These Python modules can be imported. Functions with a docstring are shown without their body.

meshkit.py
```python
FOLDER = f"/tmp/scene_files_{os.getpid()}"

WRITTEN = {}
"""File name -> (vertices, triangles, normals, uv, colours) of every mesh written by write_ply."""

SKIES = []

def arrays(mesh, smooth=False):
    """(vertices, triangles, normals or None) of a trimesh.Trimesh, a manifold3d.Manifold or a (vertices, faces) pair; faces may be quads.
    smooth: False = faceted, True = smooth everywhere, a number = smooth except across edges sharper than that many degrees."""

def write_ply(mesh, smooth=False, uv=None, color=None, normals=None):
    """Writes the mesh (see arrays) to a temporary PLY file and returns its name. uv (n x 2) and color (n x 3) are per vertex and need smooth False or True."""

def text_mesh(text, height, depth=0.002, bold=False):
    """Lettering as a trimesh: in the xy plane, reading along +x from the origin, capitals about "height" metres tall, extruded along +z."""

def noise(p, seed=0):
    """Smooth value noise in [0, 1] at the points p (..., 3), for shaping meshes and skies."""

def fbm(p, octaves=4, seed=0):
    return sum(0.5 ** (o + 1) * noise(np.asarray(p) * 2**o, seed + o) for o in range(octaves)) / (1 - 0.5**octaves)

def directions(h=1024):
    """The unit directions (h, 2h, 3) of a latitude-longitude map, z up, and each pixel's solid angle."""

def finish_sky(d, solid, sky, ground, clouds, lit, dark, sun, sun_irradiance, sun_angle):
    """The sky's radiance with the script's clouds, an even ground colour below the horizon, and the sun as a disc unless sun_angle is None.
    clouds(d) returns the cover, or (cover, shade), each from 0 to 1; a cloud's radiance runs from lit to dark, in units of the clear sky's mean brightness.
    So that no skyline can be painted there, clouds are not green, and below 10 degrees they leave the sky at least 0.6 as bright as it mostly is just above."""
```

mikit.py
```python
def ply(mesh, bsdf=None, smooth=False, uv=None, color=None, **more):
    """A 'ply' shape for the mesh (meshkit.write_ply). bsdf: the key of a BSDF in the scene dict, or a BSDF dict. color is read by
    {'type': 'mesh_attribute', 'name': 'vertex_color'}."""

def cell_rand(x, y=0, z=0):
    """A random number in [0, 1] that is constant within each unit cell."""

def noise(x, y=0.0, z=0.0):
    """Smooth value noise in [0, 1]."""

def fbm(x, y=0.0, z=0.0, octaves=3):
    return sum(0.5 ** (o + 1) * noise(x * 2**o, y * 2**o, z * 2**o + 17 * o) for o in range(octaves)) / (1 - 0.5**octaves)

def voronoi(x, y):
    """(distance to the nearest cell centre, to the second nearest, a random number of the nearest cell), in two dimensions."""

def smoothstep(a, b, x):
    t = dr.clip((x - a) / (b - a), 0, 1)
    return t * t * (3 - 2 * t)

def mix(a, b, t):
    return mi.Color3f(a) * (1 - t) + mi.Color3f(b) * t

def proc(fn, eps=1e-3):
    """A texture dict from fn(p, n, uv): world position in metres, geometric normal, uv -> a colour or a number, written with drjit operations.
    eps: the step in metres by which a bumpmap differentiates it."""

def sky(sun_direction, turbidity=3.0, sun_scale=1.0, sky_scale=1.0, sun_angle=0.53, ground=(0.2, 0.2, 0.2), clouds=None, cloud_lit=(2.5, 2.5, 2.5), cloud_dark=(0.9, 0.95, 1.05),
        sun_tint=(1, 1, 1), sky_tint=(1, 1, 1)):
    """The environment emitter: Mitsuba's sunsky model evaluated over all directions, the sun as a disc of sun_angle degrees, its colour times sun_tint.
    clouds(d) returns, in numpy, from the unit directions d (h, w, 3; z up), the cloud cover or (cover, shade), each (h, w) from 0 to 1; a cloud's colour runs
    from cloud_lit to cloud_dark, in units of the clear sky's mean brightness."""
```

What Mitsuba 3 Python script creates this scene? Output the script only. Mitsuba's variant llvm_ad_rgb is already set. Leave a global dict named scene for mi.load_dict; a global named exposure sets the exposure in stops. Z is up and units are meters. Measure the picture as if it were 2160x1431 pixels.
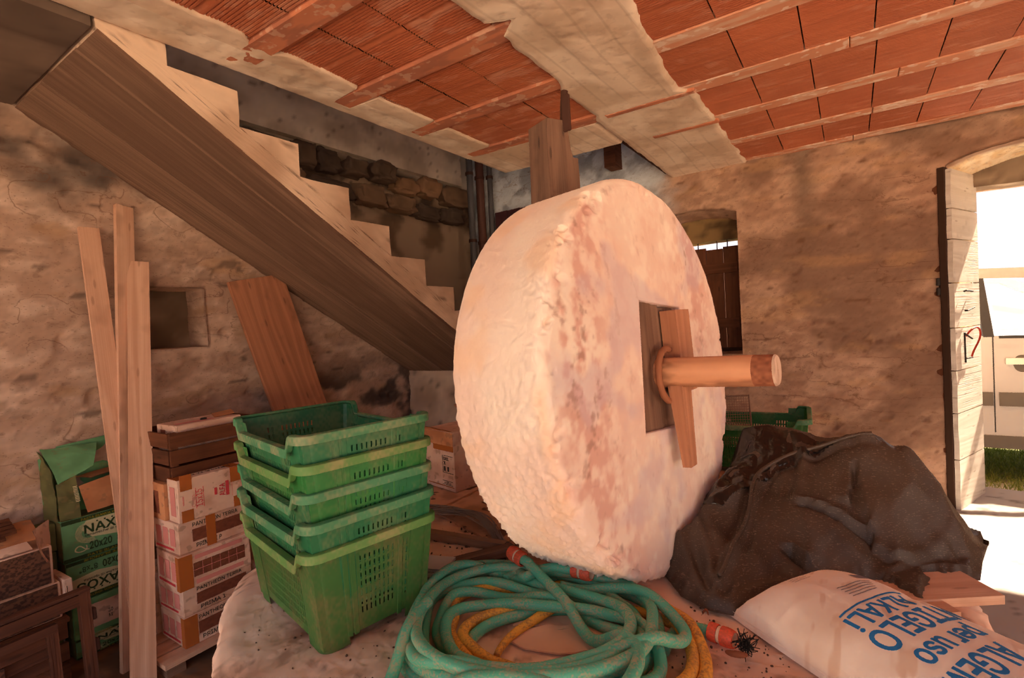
"""An old oil-mill room: millstone on its stone bed, concrete stair, clay block ceiling, crates, hoses, sacks and boxes."""
import math, random
import numpy as np, trimesh, drjit as dr, mitsuba as mi
import manifold3d as m3
import shapely.geometry as sg
import mikit, meshkit
from mikit import noise, fbm, voronoi, cell_rand, smoothstep, mix, proc, ply

scene, labels = {'type': 'scene'}, {}
T = mi.ScalarTransform4f
rng = np.random.default_rng(7)

# ------------------------------------------------------------------ camera, sky, sun, exposure
CAM = np.array([3.55, 0.0, 1.45])
RIGHT = np.array([.83192447, .55190203, -.05749634])
DOWN = np.array([-.03203141, -.05567997, -.99793473])
FWD = np.array([-.5539636, .83204801, -.02864333])
scene['camera'] = {'type': 'perspective', 'fov': 90.2, 'fov_axis': 'x', 'near_clip': 0.05, 'far_clip': 500.0,
                   'to_world': T().look_at(origin=CAM.tolist(), target=(CAM + FWD).tolist(), up=(-DOWN).tolist())}
exposure = 2.38


def cloud_cover(d):
    n = meshkit.fbm(d * np.array([3.0, 3.0, 5.0]) + 4.0, 4)
    return np.clip(0.93 + 0.1 * n, 0, 1), np.clip((n - 0.45) * 1.2, 0, 1)


scene['sky'] = mikit.sky((0.38, 0.60, 0.70), turbidity=4.0, sun_scale=4.5, sky_scale=1.0, sun_angle=1.0, ground=(0.30, 0.26, 0.22),
                         clouds=cloud_cover, cloud_lit=(2.10, 1.98, 2.12), cloud_dark=(1.60, 1.51, 1.60), sun_tint=(1.0, 0.92, 0.86))
FLOOR, CEIL = -0.08, 2.70


# ------------------------------------------------------------------ helpers
def lin(r, g, b):
    """sRGB 0..255 -> linear"""
    return tuple(float(c / 255 / 12.92 if c / 255 <= .04045 else ((c / 255 + .055) / 1.055) ** 2.4) for c in (r, g, b))


def uniq(key):
    if key not in scene and key not in labels:
        return key
    k = 1
    while f'{key}_{k:03d}' in scene or f'{key}_{k:03d}' in labels:
        k += 1
    return f'{key}_{k:03d}'


def obj(name, shape, parent=None, label=None, cat=None, group=None, kind=None):
    key = uniq((parent + '__' if parent else '') + name)
    scene[key] = shape
    note(key, label, cat, group, kind)
    return key


def note(key, label=None, cat=None, group=None, kind=None):
    d = {k: v for k, v in (('label', label), ('category', cat), ('group', group), ('kind', kind)) if v}
    if d:
        labels[key] = {**labels.get(key, {}), **d}


def thing(name, label, cat, group=None, kind=None):
    key = uniq(name)
    labels[key] = {'label': label, 'category': cat}
    note(key, group=group, kind=kind)
    return key


def at(x, y, z, rz=0.0, rx=0.0, ry=0.0, s=1.0):
    m = T().translate([float(x), float(y), float(z)])
    if rz: m = m @ T().rotate([0, 0, 1], float(rz))
    if ry: m = m @ T().rotate([0, 1, 0], float(ry))
    if rx: m = m @ T().rotate([1, 0, 0], float(rx))
    if s != 1.0: m = m @ T().scale(float(s))
    return m


def frame(o, x, y):
    """matrix with local x, y axes along the given directions (made orthonormal)"""
    x = np.array(x, float); x /= np.linalg.norm(x)
    y = np.array(y, float); y -= x * (x @ y); y /= np.linalg.norm(y)
    M = np.eye(4); M[:3, 0], M[:3, 1], M[:3, 2], M[:3, 3] = x, y, np.cross(x, y), o
    return M


def mat4(M):
    return T(np.asarray(M, float).tolist())


def moved(mesh, M):
    v, f = (mesh.vertices, mesh.faces) if hasattr(mesh, 'vertices') else mesh
    return np.asarray(v) @ np.asarray(M)[:3, :3].T + np.asarray(M)[:3, 3], np.asarray(f)


def join(*ms):
    vs, fs, n = [], [], 0
    for v, f in ms:
        f = np.asarray(f)
        if f.shape[1] == 4:
            f = np.vstack([f[:, [0, 1, 2]], f[:, [0, 2, 3]]])
        vs.append(np.asarray(v, float)); fs.append(f + n); n += len(v)
    return np.vstack(vs), np.vstack(fs)


def hull(pts):
    h = trimesh.convex.convex_hull(np.asarray(pts, float))
    return np.array(h.vertices), np.array(h.faces)


def cbox(sx, sy, sz, b=0.003, c=(0, 0, 0)):
    """box with chamfered edges, centred at c"""
    b = min(b, .45 * min(sx, sy, sz))
    p = []
    for x in (-1, 1):
        for y in (-1, 1):
            for z in (-1, 1):
                h = np.array([x * sx, y * sy, z * sz]) / 2
                for k in range(3):
                    q = h.copy(); q[[j for j in range(3) if j != k]] -= np.array([x, y, z])[[j for j in range(3) if j != k]] * b
                    p.append(q)
    v, f = hull(p)
    return v + np.array(c), f


def uvbox(sx, sy, sz, c=(0, 0, 0), along=0, seed=0.0, n=(1, 1, 1), b=0.0015):
    """box of 6 separate faces with uv in metres: u along axis `along`, v across (offset by seed)"""
    vs, fs, us = [], [], []
    s = np.array([sx, sy, sz]) / 2
    for ax in range(3):
        for sg_ in (-1, 1):
            a, d = [k for k in range(3) if k != ax]
            if along == d: a, d = d, a
            na, nd = n[a], n[d]
            A, D = np.meshgrid(np.linspace(-1, 1, na + 1), np.linspace(-1, 1, nd + 1), indexing='ij')
            P = np.zeros((A.size, 3)); P[:, ax] = sg_ * s[ax]; P[:, a] = A.ravel() * s[a]; P[:, d] = D.ravel() * s[d]
            i, j = np.meshgrid(np.arange(na), np.arange(nd), indexing='ij')
            q = np.stack([i * (nd + 1) + j, (i + 1) * (nd + 1) + j, (i + 1) * (nd + 1) + j + 1, i * (nd + 1) + j + 1], -1).reshape(-1, 4)
            e = np.cross(np.eye(3)[a], np.eye(3)[d])[ax]
            if e * sg_ < 0: q = q[:, ::-1]
            fs.append(q + sum(map(len, vs))); vs.append(P)
            off = seed * 10 + ax * 1.37
            us.append(np.stack([P[:, a] + s[a], P[:, d] + s[d] + off], 1) if along == a else np.stack([P[:, a] + off * .3, P[:, d] + s[d] + off], 1))
    return np.vstack(vs) + np.array(c), np.vstack(fs), np.vstack(us)


def uvply(b, bsdf, M=None, warp=None):
    v, f, u = b
    if warp is not None: v = warp(v)
    if M is not None: v = v @ np.asarray(M)[:3, :3].T + np.asarray(M)[:3, 3]
    return ply((v, f), bsdf, uv=u)


def tube(path, r, sides=10, closed=False, cap=True):
    p = np.asarray(path, float); n = len(p)
    t = (np.roll(p, -1, 0) - np.roll(p, 1, 0)) if closed else np.gradient(p, axis=0)
    t /= np.linalg.norm(t, axis=1, keepdims=True) + 1e-12
    a = np.zeros_like(p); a0 = np.cross(t[0], [0.13, 0.2, 0.97]); a[0] = a0 / np.linalg.norm(a0)
    for i in range(1, n):
        w = a[i - 1] - t[i] * (a[i - 1] @ t[i]); a[i] = w / (np.linalg.norm(w) + 1e-12)
    b = np.cross(t, a); ang = np.arange(sides) * 2 * np.pi / sides
    R = np.broadcast_to(np.asarray(r, float), (n,))[:, None, None]
    v = (p[:, None] + R * (np.cos(ang)[None, :, None] * a[:, None] + np.sin(ang)[None, :, None] * b[:, None])).reshape(-1, 3)
    m = n if closed else n - 1
    i, j = np.meshgrid(np.arange(m), np.arange(sides), indexing='ij'); k = (i + 1) % n
    f = np.stack([i * sides + j, i * sides + (j + 1) % sides, k * sides + (j + 1) % sides, k * sides + j], -1).reshape(-1, 4)
    f = np.vstack([f[:, [0, 1, 2]], f[:, [0, 2, 3]]])
    if cap and not closed:
        c0, c1 = len(v), len(v) + 1
        v = np.vstack([v, p[:1], p[-1:]]); jj = np.arange(sides)
        f = np.vstack([f, np.stack([jj * 0 + c0, (jj + 1) % sides, jj], 1), np.stack([jj * 0 + c1, (n - 1) * sides + jj, (n - 1) * sides + (jj + 1) % sides], 1)])
    return v, f


def lathe(prof, n=32):
    """profile [(r, z)] turned about z"""
    prof = np.asarray(prof, float); ang = np.arange(n) * 2 * np.pi / n
    v = np.stack([prof[:, :1] * np.cos(ang), prof[:, :1] * np.sin(ang), np.broadcast_to(prof[:, 1:], (len(prof), n))], -1).reshape(-1, 3)
    i, j = np.meshgrid(np.arange(len(prof) - 1), np.arange(n), indexing='ij')
    f = np.stack([i * n + j, i * n + (j + 1) % n, (i + 1) * n + (j + 1) % n, (i + 1) * n + j], -1).reshape(-1, 4)
    return v, np.vstack([f[:, [0, 1, 2]], f[:, [0, 2, 3]]])


def spline(pts, n, closed=False):
    from scipy.interpolate import splprep, splev
    p = np.asarray(pts, float)
    if closed: p = np.vstack([p, p[:1]])
    d = np.r_[0, np.cumsum(np.linalg.norm(np.diff(p, axis=0), axis=1))]
    tck, _ = splprep(p.T, u=d / d[-1], s=0, k=min(3, len(p) - 1), per=closed)
    return np.stack(splev(np.linspace(0, 1, n, endpoint=not closed), tck), 1)


def gridfaces(nu, nv, keep=None):
    i, j = np.meshgrid(np.arange(nu - 1), np.arange(nv - 1), indexing='ij')
    q = np.stack([i * nv + j, (i + 1) * nv + j, (i + 1) * nv + j + 1, i * nv + j + 1], -1)
    q = q[keep] if keep is not None else q.reshape(-1, 4)
    return np.vstack([q[:, [0, 1, 2]], q[:, [0, 2, 3]]])


N3 = lambda p, s, seed=0: meshkit.noise(np.asarray(p) * s, seed)
F3 = lambda p, s, o=4, seed=0: meshkit.fbm(np.asarray(p) * s, o, seed)
step = lambda a, b, x: np.clip((x - a) / (b - a), 0, 1) ** 2 * (3 - 2 * np.clip((x - a) / (b - a), 0, 1))


def lerpc(c0, c1, t):
    return np.asarray(c0) * (1 - t[:, None]) + np.asarray(c1) * t[:, None]


# ------------------------------------------------------------------ materials
def mat(key, d):
    scene[key] = {'type': 'twosided', 'bsdf': d} if d['type'] not in ('dielectric', 'thindielectric', 'principledthin') else d


def prin(color, rough=.8, **k):
    c = color if isinstance(color, dict) else {'type': 'rgb', 'value': list(map(float, color))}
    return {'type': 'principled', 'base_color': c, 'roughness': float(rough), 'specular': k.pop('specular', .3), **k}


def bump(tex, scale, d):
    return {'type': 'bumpmap', 'texture': tex, 'scale': float(scale), 'bsdf': d}


VC = {'type': 'mesh_attribute', 'name': 'vertex_color'}
grit = proc(lambda p, n, uv: .65 * noise(p.x * 85, p.y * 85, p.z * 85) + .35 * noise(p.x * 230, p.y * 230, p.z * 230), eps=2e-3)


def speckle(p, n, uv):
    a = fbm(p.x * 23, p.y * 23, p.z * 29, 3)
    b = noise(p.x * 120, p.y * 120, p.z * 150)
    c = noise(p.x * 6 + a * 2.0, p.y * 6 + 3.0, p.z * 9); crack = (1 - smoothstep(.0, .022, dr.abs(c - .5))) * smoothstep(.40, .62, noise(p.x * 2.3, p.y * 2.3, p.z * 3.1 + 9))
    return dr.clip(smoothstep(.66, .78, a) * .25 + smoothstep(.78, .9, b) * .35 + crack * .55, 0, .65)


mat('rough_painted', {'type': 'blendbsdf', 'weight': proc(speckle), 'a': bump(grit, .0035, prin(VC, .95, specular=.15)), 'b': prin(lin(112, 78, 58), .95, specular=.15)})
mat('rough_stone', bump(grit, .003, prin(VC, .9, specular=.2)))
mat('soft_vc', bump(grit, .0012, prin(VC, .75, specular=.25)))
mat('plastic_vc', prin(VC, .5, specular=.4))


def wood_at(u, v):
    k = dr.floor(v / 10)
    r = cell_rand(k, 3)
    wob = fbm(u * 1.2, v * 6, k * 7.3, 2)
    rings = noise(u * .7 + k * 13, v * 55 + wob * 9)
    fine = noise(u * 5, v * 420 + k * 3)
    kn = voronoi(u * 2.1 + k * 5.7, v * 9 + k * 3.1)
    knot = 1 - smoothstep(.03, .07, kn[0])
    return r, rings, fine, knot


def plank_color(c0, c1, c2):
    def fn(p, n, uv):
        r, rings, fine, knot = wood_at(uv.x, uv.y)
        d = fbm(uv.x * 7, uv.y * 11, 3.0, 3)
        c = mix(c0, c1, dr.clip(rings * .7 + fine * .35 + (r - .5) * .5, 0, 1))
        c = mix(c, c2, dr.clip(knot * .5 + smoothstep(.58, .85, d) * .35, 0, 1))
        return c
    return fn


woodgrain = proc(lambda p, n, uv: .6 * wood_at(uv.x, uv.y)[2] + .4 * wood_at(uv.x, uv.y)[1], eps=1.2e-3)
mat('pine', bump(woodgrain, .0016, prin(proc(plank_color(lin(224, 186, 160), lin(198, 150, 122), lin(156, 108, 84))), .75)))
mat('old_wood', bump(woodgrain, .003, prin(proc(plank_color(lin(150, 118, 98), lin(112, 82, 66), lin(58, 44, 40))), .8)))
mat('dark_wood', bump(woodgrain, .002, prin(proc(plank_color(lin(116, 70, 46), lin(82, 48, 32), lin(48, 30, 22))), .7)))
# ------------------------------------------------------------------ room shell
def ticks(a, b, st, marks):
    g = sorted({a, b, *[m for m in marks if a < m < b]})
    out = [np.linspace(p, q, max(2, int(round((q - p) / st)) + 1))[:-1] for p, q in zip(g[:-1], g[1:])]
    return np.r_[np.concatenate(out), b]


def relief_wall(u0, u1, v0, v1, st, pos, nrm, disp, color, holes=(), warp=None, keep=None):
    """a displaced wall sheet with openings whose reveals run back along -normal; holes: dict(u0,u1,v0,v1,depth,back,inset=(l,r,b,t))"""
    us = ticks(u0, u1, st, [h[k] for h in holes for k in ('u0', 'u1')]); vs_ = ticks(v0, v1, st, [h[k] for h in holes for k in ('v0', 'v1')])
    U, V = np.meshgrid(us, vs_, indexing='ij'); nu, nv = U.shape
    uc, vc = (us[:-1] + us[1:])[:, None] / 2, (vs_[:-1] + vs_[1:])[None] / 2
    mask = np.ones((nu - 1, nv - 1), bool)
    for h in holes: mask &= ~((uc > h['u0']) & (uc < h['u1']) & (vc > h['v0']) & (vc < h['v1']))
    if keep is not None: mask &= keep(uc + 0 * vc, vc + 0 * uc)
    if warp is not None: U, V = warp(U, V)
    P = pos(U, V).reshape(-1, 3); nrm = np.asarray(nrm, float)
    P = P + disp(P)[:, None] * nrm
    verts, faces, extra = [P], [gridfaces(nu, nv, mask)], len(P)
    for h in holes:
        i0, i1 = np.argmin(abs(us - h['u0'])), np.argmin(abs(us - h['u1'])); j0, j1 = np.argmin(abs(vs_ - h['v0'])), np.argmin(abs(vs_ - h['v1']))
        loop = [(i, j0) for i in range(i0, i1)] + [(i1, j) for j in range(j0, j1)] + [(i, j1) for i in range(i1, i0, -1)] + [(i0, j) for j in range(j1, j0, -1)]
        idx = np.array([i * nv + j for i, j in loop]); L = P[idx]; n = len(idx)
        UU, VV = U.reshape(-1)[idx], V.reshape(-1)[idx]
        l, r, b, t = h.get('inset', (0, 0, 0, 0))
        a = np.clip((UU - h['u0']) / (h['u1'] - h['u0']), 0, 1); c = np.clip((VV - h['v0']) / (h['v1'] - h['v0']), 0, 1)
        du, dv = l * (1 - a) - r * a, b * (1 - c) - t * c
        eu = pos(np.array([1.0]), np.array([0.0]))[0] - pos(np.array([0.0]), np.array([0.0]))[0]; eu /= np.linalg.norm(eu)
        m = max(3, int(h['depth'] / (1.3 * st)))
        prev = idx
        for k in range(1, m + 1):
            s = k / m
            Q = L - nrm * (h['depth'] * s) + s * du[:, None] * eu + np.array([0, 0, 1.0]) * (s * dv)[:, None]
            Q = Q + .012 * (F3(Q, 9, 3, 5) - .5)[:, None] * 2
            cur = extra + np.arange(n); verts.append(Q); extra += n
            q = np.stack([prev, cur, np.roll(cur, -1), np.roll(prev, -1)], 1)
            faces.append(np.vstack([q[:, [0, 1, 2]], q[:, [0, 2, 3]]])); prev = cur
        if h.get('back'):
            c0 = Q.mean(0); verts.append(c0[None]); q = np.stack([prev, np.full(n, extra), np.roll(prev, -1)], 1); faces.append(q); extra += 1
    Vt, Ft = np.vstack(verts), np.vstack(faces)
    Vt, Ft = trim(Vt, Ft)
    return Vt, Ft, color(Vt)


def trim(v, f):
    used = np.unique(f); m = np.full(len(v), -1); m[used] = np.arange(len(used))
    return v[used], m[f]


# --- left wall (thick lower part, below stair and landing)
SOF = lambda y: 2.664 - .617 * (y - .799)
PL0, PL1, PL2, PL3 = map(np.array, (lin(212, 186, 168), lin(180, 150, 131), lin(146, 116, 98), lin(98, 78, 68)))


def plaster_disp(P):
    a = F3(P, 2.1, 3, 3) - .5; b = F3(P, 8, 4, 4) - .5; c = N3(P, 27, 8); f = F3(P * np.array([1, 1, 1.8]), 5.0, 4, 9)
    flake = step(.50, .53, f) * .011
    return .035 * a + .034 * b + flake - .006 * step(.84, .95, c) - .02 * step(.76, .80, F3(P, 10, 2, 21))


def plaster_col(P, mould=None, warm=0.0):
    f = F3(P * np.array([1, 1, 1.8]), 5.0, 4, 9); g = F3(P, 1.6, 4, 31); h = F3(P * np.array([1, 1, 1.5]), 11, 4, 32)
    c = lerpc(PL1, PL0, step(.42, .66, .5 * f + .5 * h))
    c = lerpc(c, PL2, .65 * step(.52, .62, h) * step(.35, .6, g))
    c = lerpc(c, np.array(lin(168, 130, 94)), .5 * step(.60, .70, F3(P * np.array([1, 1, 2.2]), 3.3, 4, 41)))
    c = lerpc(c, PL3, .7 * step(.70, .76, F3(P * np.array([1, 1, 2.4]), 6, 5, 42)))
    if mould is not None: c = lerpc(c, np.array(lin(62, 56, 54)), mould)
    return c * (.9 + .2 * N3(P, 60, 5))[:, None]


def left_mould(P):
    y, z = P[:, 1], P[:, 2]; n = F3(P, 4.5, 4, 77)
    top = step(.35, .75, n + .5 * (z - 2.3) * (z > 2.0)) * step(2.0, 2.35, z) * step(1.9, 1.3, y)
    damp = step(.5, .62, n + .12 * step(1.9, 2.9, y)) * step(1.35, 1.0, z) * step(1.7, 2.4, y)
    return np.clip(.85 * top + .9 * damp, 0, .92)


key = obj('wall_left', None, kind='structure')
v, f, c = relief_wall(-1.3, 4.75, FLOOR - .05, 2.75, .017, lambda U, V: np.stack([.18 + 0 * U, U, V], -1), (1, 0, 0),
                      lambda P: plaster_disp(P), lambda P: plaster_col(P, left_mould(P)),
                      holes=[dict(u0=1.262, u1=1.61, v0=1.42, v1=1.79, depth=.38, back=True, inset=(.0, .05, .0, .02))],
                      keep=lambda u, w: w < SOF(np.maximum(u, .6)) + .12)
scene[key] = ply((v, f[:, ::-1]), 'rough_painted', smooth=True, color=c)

# --- upper left wall beside the stairwell: dark rubble masonry with a concrete ring beam
def upper_col(P):
    y, z = P[:, 1], P[:, 2]; g = F3(P, 3, 4, 51)
    c = lerpc(np.array(lin(150, 130, 112)), np.array(lin(104, 84, 68)), step(.4, .62, g))
    c = lerpc(c, np.array(lin(58, 50, 46)), .85 * step(.46, .6, F3(P, 6, 4, 52)) * step(2.45, 2.6, z + .1 * (g - .5)))
    c = lerpc(c, np.array(lin(190, 180, 172)), step(2.95, 3.0, z) * .8)
    return c


key = obj('wall_left_upper', None, kind='structure')
v, f, c = relief_wall(.75, 4.8, .9, 5.2, .03, lambda U, V: np.stack([0 * U, U, V], -1), (1, 0, 0),
                      lambda P: .03 * (F3(P, 4, 4, 61) - .5) - .05 * step(2.52, 2.6, P[:, 2]) * step(2.99, 2.95, P[:, 2]), upper_col)
scene[key] = ply((v, f[:, ::-1]), 'rough_stone', smooth=True, color=c)
ULEFT = key


def rock(sx, sy, sz, seed, rough=.18, sub=3):
    m = trimesh.creation.icosphere(subdivisions=sub)
    v = np.array(m.vertices); s = np.sign(v) * np.abs(v) ** .55
    s = s / np.abs(s).max(0)
    s = s * (1 + rough * (F3(v + seed * 3.1, 2.2, 3, seed) - .5) * 2)[:, None]
    return s * np.array([sx, sy, sz]) / 2, np.array(m.faces)


rr = np.random.default_rng(11)
for row, (z0, hh) in enumerate(((2.55, .19), (2.77, .20))):
    y = 1.55 + .12 * row
    while y < 4.35:
        w = rr.uniform(.20, .50)
        v, f = rock(.18, w, hh * rr.uniform(.72, 1.06), int(rr.integers(1000)), .42)
        v = v + np.array([.0 + rr.uniform(-.04, .035), y + w / 2, z0 + hh / 2 + rr.uniform(-.025, .025)])
        base = np.array(lin(*[(112, 90, 72), (92, 76, 64), (134, 104, 80), (78, 66, 58)][int(rr.integers(4))]))
        cc = base * (.55 + .8 * F3(v, 14, 4, 3))[:, None]
        obj('stone', ply((v, f), 'rough_stone', smooth=True, color=cc), ULEFT)
        y += w + rr.uniform(.015, .05)
v, f = cbox(.07, 4.44 - .78, .34, .004); v = v + np.array([.012, (4.44 + .78) / 2, 3.15])
def conc(P, lo=lin(176, 160, 146), hi=lin(214, 200, 186), seed=1):
    g = F3(P, 3.5, 4, seed); s = F3(P, 40, 2, seed + 1)
    c = lerpc(np.array(lo), np.array(hi), step(.35, .65, g))
    return lerpc(c, np.array(lin(120, 96, 80)), .7 * step(.74, .82, s)) * (.92 + .16 * N3(P, 70, seed))[:, None]


def densebox(x0, x1, y0, y1, z0, z1, st, warp=None):
    out = []
    for ax in range(3):
        lo, hi = np.array([x0, y0, z0], float), np.array([x1, y1, z1], float)
        a, b = [k for k in range(3) if k != ax]
        A, B = np.meshgrid(ticks(lo[a], hi[a], st, []), ticks(lo[b], hi[b], st, []), indexing='ij')
        for side in (0, 1):
            P = np.zeros((A.size, 3)); P[:, ax] = (lo, hi)[side][ax]; P[:, a], P[:, b] = A.ravel(), B.ravel()
            F = gridfaces(*A.shape)
            if (np.cross(np.eye(3)[a], np.eye(3)[b])[ax] > 0) != (side == 1): F = F[:, ::-1]
            out.append((P, F))
    v, f = join(*out)
    return (warp(v) if warp else v), f


v, f = densebox(-.02, .05, .8, 4.44, 2.985, 3.42, .03, lambda v: v + np.array([1, 0, .4]) * (.008 * (F3(v, 9, 3, 6) - .5))[:, None])
obj('ring_beam', ply((v, f), 'soft_vc', smooth=40, ) if False else ply((v, f), 'soft_vc', color=conc(v, seed=71)), ULEFT, label='pale concrete ring beam')

# --- back wall: brown plaster, pale limewash in the far corner with blue stairwell skylight put into its colour, window and door openings
YB = lambda x: 4.70 + .11 * np.clip(x - 2.8, 0, 3.4)


def back_col(P):
    x, z = P[:, 0], P[:, 2]
    B0, B1, B2 = map(np.array, (lin(192, 160, 138), lin(164, 130, 110), lin(130, 102, 86)))
    g = F3(P * np.array([1, 1, 1.3]), 1.7, 4, 81); h = F3(P, 7, 4, 82); k = F3(P * np.array([1, 1, 1.6]), 15, 3, 83)
    c = lerpc(B1, B0, step(.38, .62, .5 * h + .5 * k)); c = lerpc(c, B2, .8 * step(.45, .62, g))
    c = lerpc(c, np.array(lin(188, 150, 110)), .35 * step(.60, .7, F3(P * np.array([1, 1, 2]), 3.6, 3, 84)))
    st = np.exp(-((x - 3.26 - .05 * (h - .5)) / .085) ** 2) * step(1.7, 2.5, z + .5 * (k - .5))
    c = lerpc(c, np.array(lin(88, 76, 66)), .6 * st)
    c = lerpc(c, np.array(lin(118, 84, 62)), .8 * step(.69, .74, F3(P * np.array([1, 1, 2.4]), 9, 4, 86)))
    blue = step(2.35, 1.95, x + .35 * (h - .5)) * step(2.0, 2.5, z + .5 * (g - .5))
    cool_lime = lerpc(np.array(lin(206, 214, 222)), np.array(lin(138, 144, 152)), step(.42, .6, h) * .75)  # pale limewash, its blue carries the cool skylight from the stairwell
    c = lerpc(c, cool_lime, blue)
    jamb = step(.05, .09, P[:, 1] - YB(x)) * (x > 3.5); c = lerpc(c, lerpc(np.array(lin(246, 232, 204)), np.array(lin(226, 200, 158)), step(.4, .65, k)), jamb)  # cream plaster reveal, painted brighter to stand in for sun bounced off the ground
    return c * (.9 + .2 * N3(P, 60, 6))[:, None]


def back_disp(P):
    x, z = P[:, 0], P[:, 2]
    r = 1 + 1.2 * step(1.1, .6, z)
    return -(.03 * (F3(P, 2.3, 3, 91) - .5) + .022 * r * (F3(P, 7, 4, 92) - .5) - .008 * step(.8, .92, N3(P, 30, 93)) - .018 * step(.70, .76, F3(P, 12, 2, 94)))


def arch(U, V):
    d = np.exp(-((V - 2.40) / .35) ** 2); a = np.clip((U - 4.0) / .8, 0, 1)
    V2 = V + d * (.13 * np.sin(a * np.pi / 2) * (U > 4.0) - .02 * np.exp(-((U - 4.14) / .1) ** 2))
    dw = np.exp(-((V - 2.30) / .2) ** 2) * .06 * np.clip(1 - ((U - 2.41) / .36) ** 2, 0, 1)
    return U, V2 + dw * (U < 3)


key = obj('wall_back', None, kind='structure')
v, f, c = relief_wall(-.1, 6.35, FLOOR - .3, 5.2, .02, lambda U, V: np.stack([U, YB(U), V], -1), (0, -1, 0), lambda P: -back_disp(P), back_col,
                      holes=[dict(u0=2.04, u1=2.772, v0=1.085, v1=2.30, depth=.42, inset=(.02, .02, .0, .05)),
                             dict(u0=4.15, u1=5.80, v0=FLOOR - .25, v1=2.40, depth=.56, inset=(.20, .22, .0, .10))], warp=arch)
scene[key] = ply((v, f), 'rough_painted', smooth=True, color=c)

# outer leaf of the back wall so that no light leaks beside the openings
ow = sg.box(-.6, FLOOR - .3, 6.9, 5.4).difference(sg.box(2.06, 1.08, 2.75, 2.26)).difference(sg.box(4.36, -1, 5.57, 2.285))
m = trimesh.creation.extrude_polygon(ow, .05); v, f = np.array(m.vertices), np.array(m.faces)
v = np.stack([v[:, 0], YB(v[:, 0]) + .555 + v[:, 2], v[:, 1]], 1)
mat('dull_masonry', prin(lin(176, 146, 120), .95))
obj('wall_outer', ply((v, f[:, ::-1]), 'dull_masonry'), kind='structure')

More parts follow.
